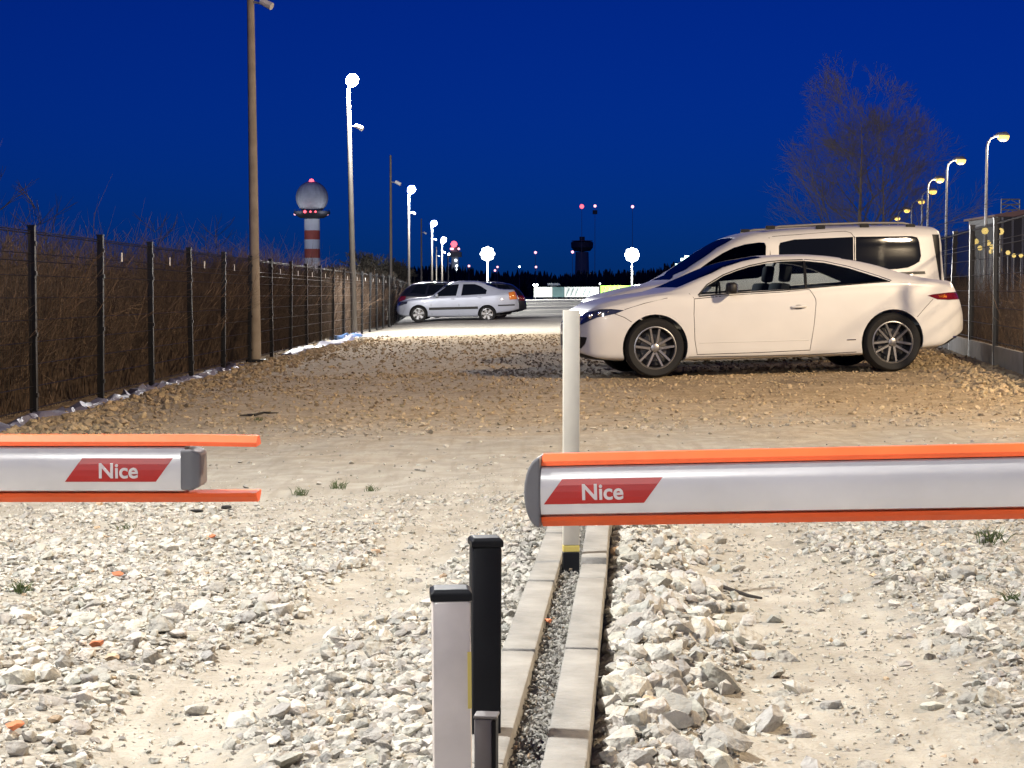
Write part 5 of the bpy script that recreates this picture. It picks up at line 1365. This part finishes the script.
C3.strip('door_seam', ms.L([(431.5, 298), (431, 305), (432, 315)]), .006, M['black_trim'], .0)
C3.strip('door_handle', ms.L([(451, 299), (454.5, 298.9)]), .016, M['car_silver'], .015)
C3.strip('door_handle', ms.L([(478, 297.8), (481.5, 297.7)]), .016, M['car_silver'], .015)
for sd in (-1, 1):
    u, z = ms(436.5, 295.4); y = C3.surf(u, z - .1, sd).y
    MB().box((u, y + sd * .11, z), (.12, .2, .14)).build('mirror', M['car_silver'], C3.root, sharp=50, bevel=.04)
C3.wheels(0, wb_, .755, .315, .215, 'six')
C3.underbody(-.5, wb_ + .5, .60, .24, .6)
ms.place(C3.root, .88)

# ------------------------------------------------------------------ two dark cars behind it
top = [(-.88, .55), (-.82, .68), (-.5, .80), (0, .88), (.38, .93), (.75, 1.16), (1.12, 1.38), (1.5, 1.45), (2.4, 1.46), (3.0, 1.40), (3.35, 1.18), (3.55, .95), (3.62, .80), (3.68, .60)]
bot = [(-.88, .34), (-.7, .20), (0, .19), (2.6, .20), (3.3, .25), (3.68, .36)]
sho = [(-.88, .50), (-.7, .66), (0, .82), (.5, .88), (2.0, .92), (3.3, .94), (3.6, .80), (3.68, .55)]
Wd = [(-.88, .45), (-.84, .62), (-.7, .78), (-.4, .86), (0, .885), (2.8, .885), (3.3, .86), (3.55, .78), (3.68, .6)]
Wr_ = [(-.88, .35), (-.6, .6), (.3, .70), (1.1, .60), (2.6, .60), (3.2, .62), (3.6, .6), (3.68, .4)]
C4 = Car('dark_estate', top, bot, sho, Wd, Wr_, M['car_dark'], 'dark estate car parked beyond the silver one, its tail by the slim pole', 'car', nst=80)
C4.arch(0, .35, .315); C4.arch(2.62, .35, .315)
C4.part('side_window', [(.62, .95), (1.15, 1.30), (1.6, 1.36), (1.62, .97)], M['glass_dark'], .006)
C4.part('side_window', [(1.70, .97), (1.68, 1.36), (2.4, 1.37), (2.5, .98)], M['glass_dark'], .006)
C4.part('quarter_window', [(2.58, .98), (2.48, 1.36), (2.9, 1.33), (3.15, 1.03)], M['glass_dark'], .006)
C4.part('windscreen', [(.45, .92), (.75, 1.10), (1.05, 1.30), (1.05, 1.5), (.7, 1.3), (.4, 1.02)], M['glass_dark'], .004, (-.62, .62))
C4.part('headlight', [(-.85, .60), (-.70, .70), (-.45, .74), (-.5, .64)], M['head_lens'], .005)
C4.part('tail_light', [(3.3, .92), (3.7, .92), (3.7, .70), (3.36, .72)], M['tail_red'], .005)
C4.done()
for sd in (-1, 1):
    rl = MB().tube([(1.3, sd * .56, 1.44), (1.5, sd * .56, 1.495), (2.5, sd * .56, 1.50), (2.8, sd * .56, 1.44)], .015, 6).build('roof_rail', M['chrome'], C4.root, sharp=60)
    MB().box((.72, sd * .98, .98), (.12, .2, .14)).build('mirror', M['car_dark'], C4.root, sharp=50, bevel=.04)
C4.wheels(0, 2.62, .755, .315, .215, 'six')
C4.underbody(-.5, 3.1, .60, .24, .6)
Xd = (396.5 - CX) / FPX * 68.8 + 3.68
C4.root.location = (Xd, 69.5, float(gz(Xd - 1.5))); C4.root.rotation_euler = (0, 0, R(181))
c5 = copy_tree(C4.root); c5.name = 'dark_estate.001'
c5['label'] = 'second dark car, only its tail showing right of the silver car'; 
Xe = (526.5 - CX) / FPX * 73.2 - 3.68
c5.location = (Xe, 73.2, float(gz(Xe + 1.5))); c5.rotation_euler = (0, 0, 0)
C4.root['group'] = 'dark cars'; c5['group'] = 'dark cars'
for o_ in list(bpy.data.meshes):
    if o_.users == 0: bpy.data.meshes.remove(o_)
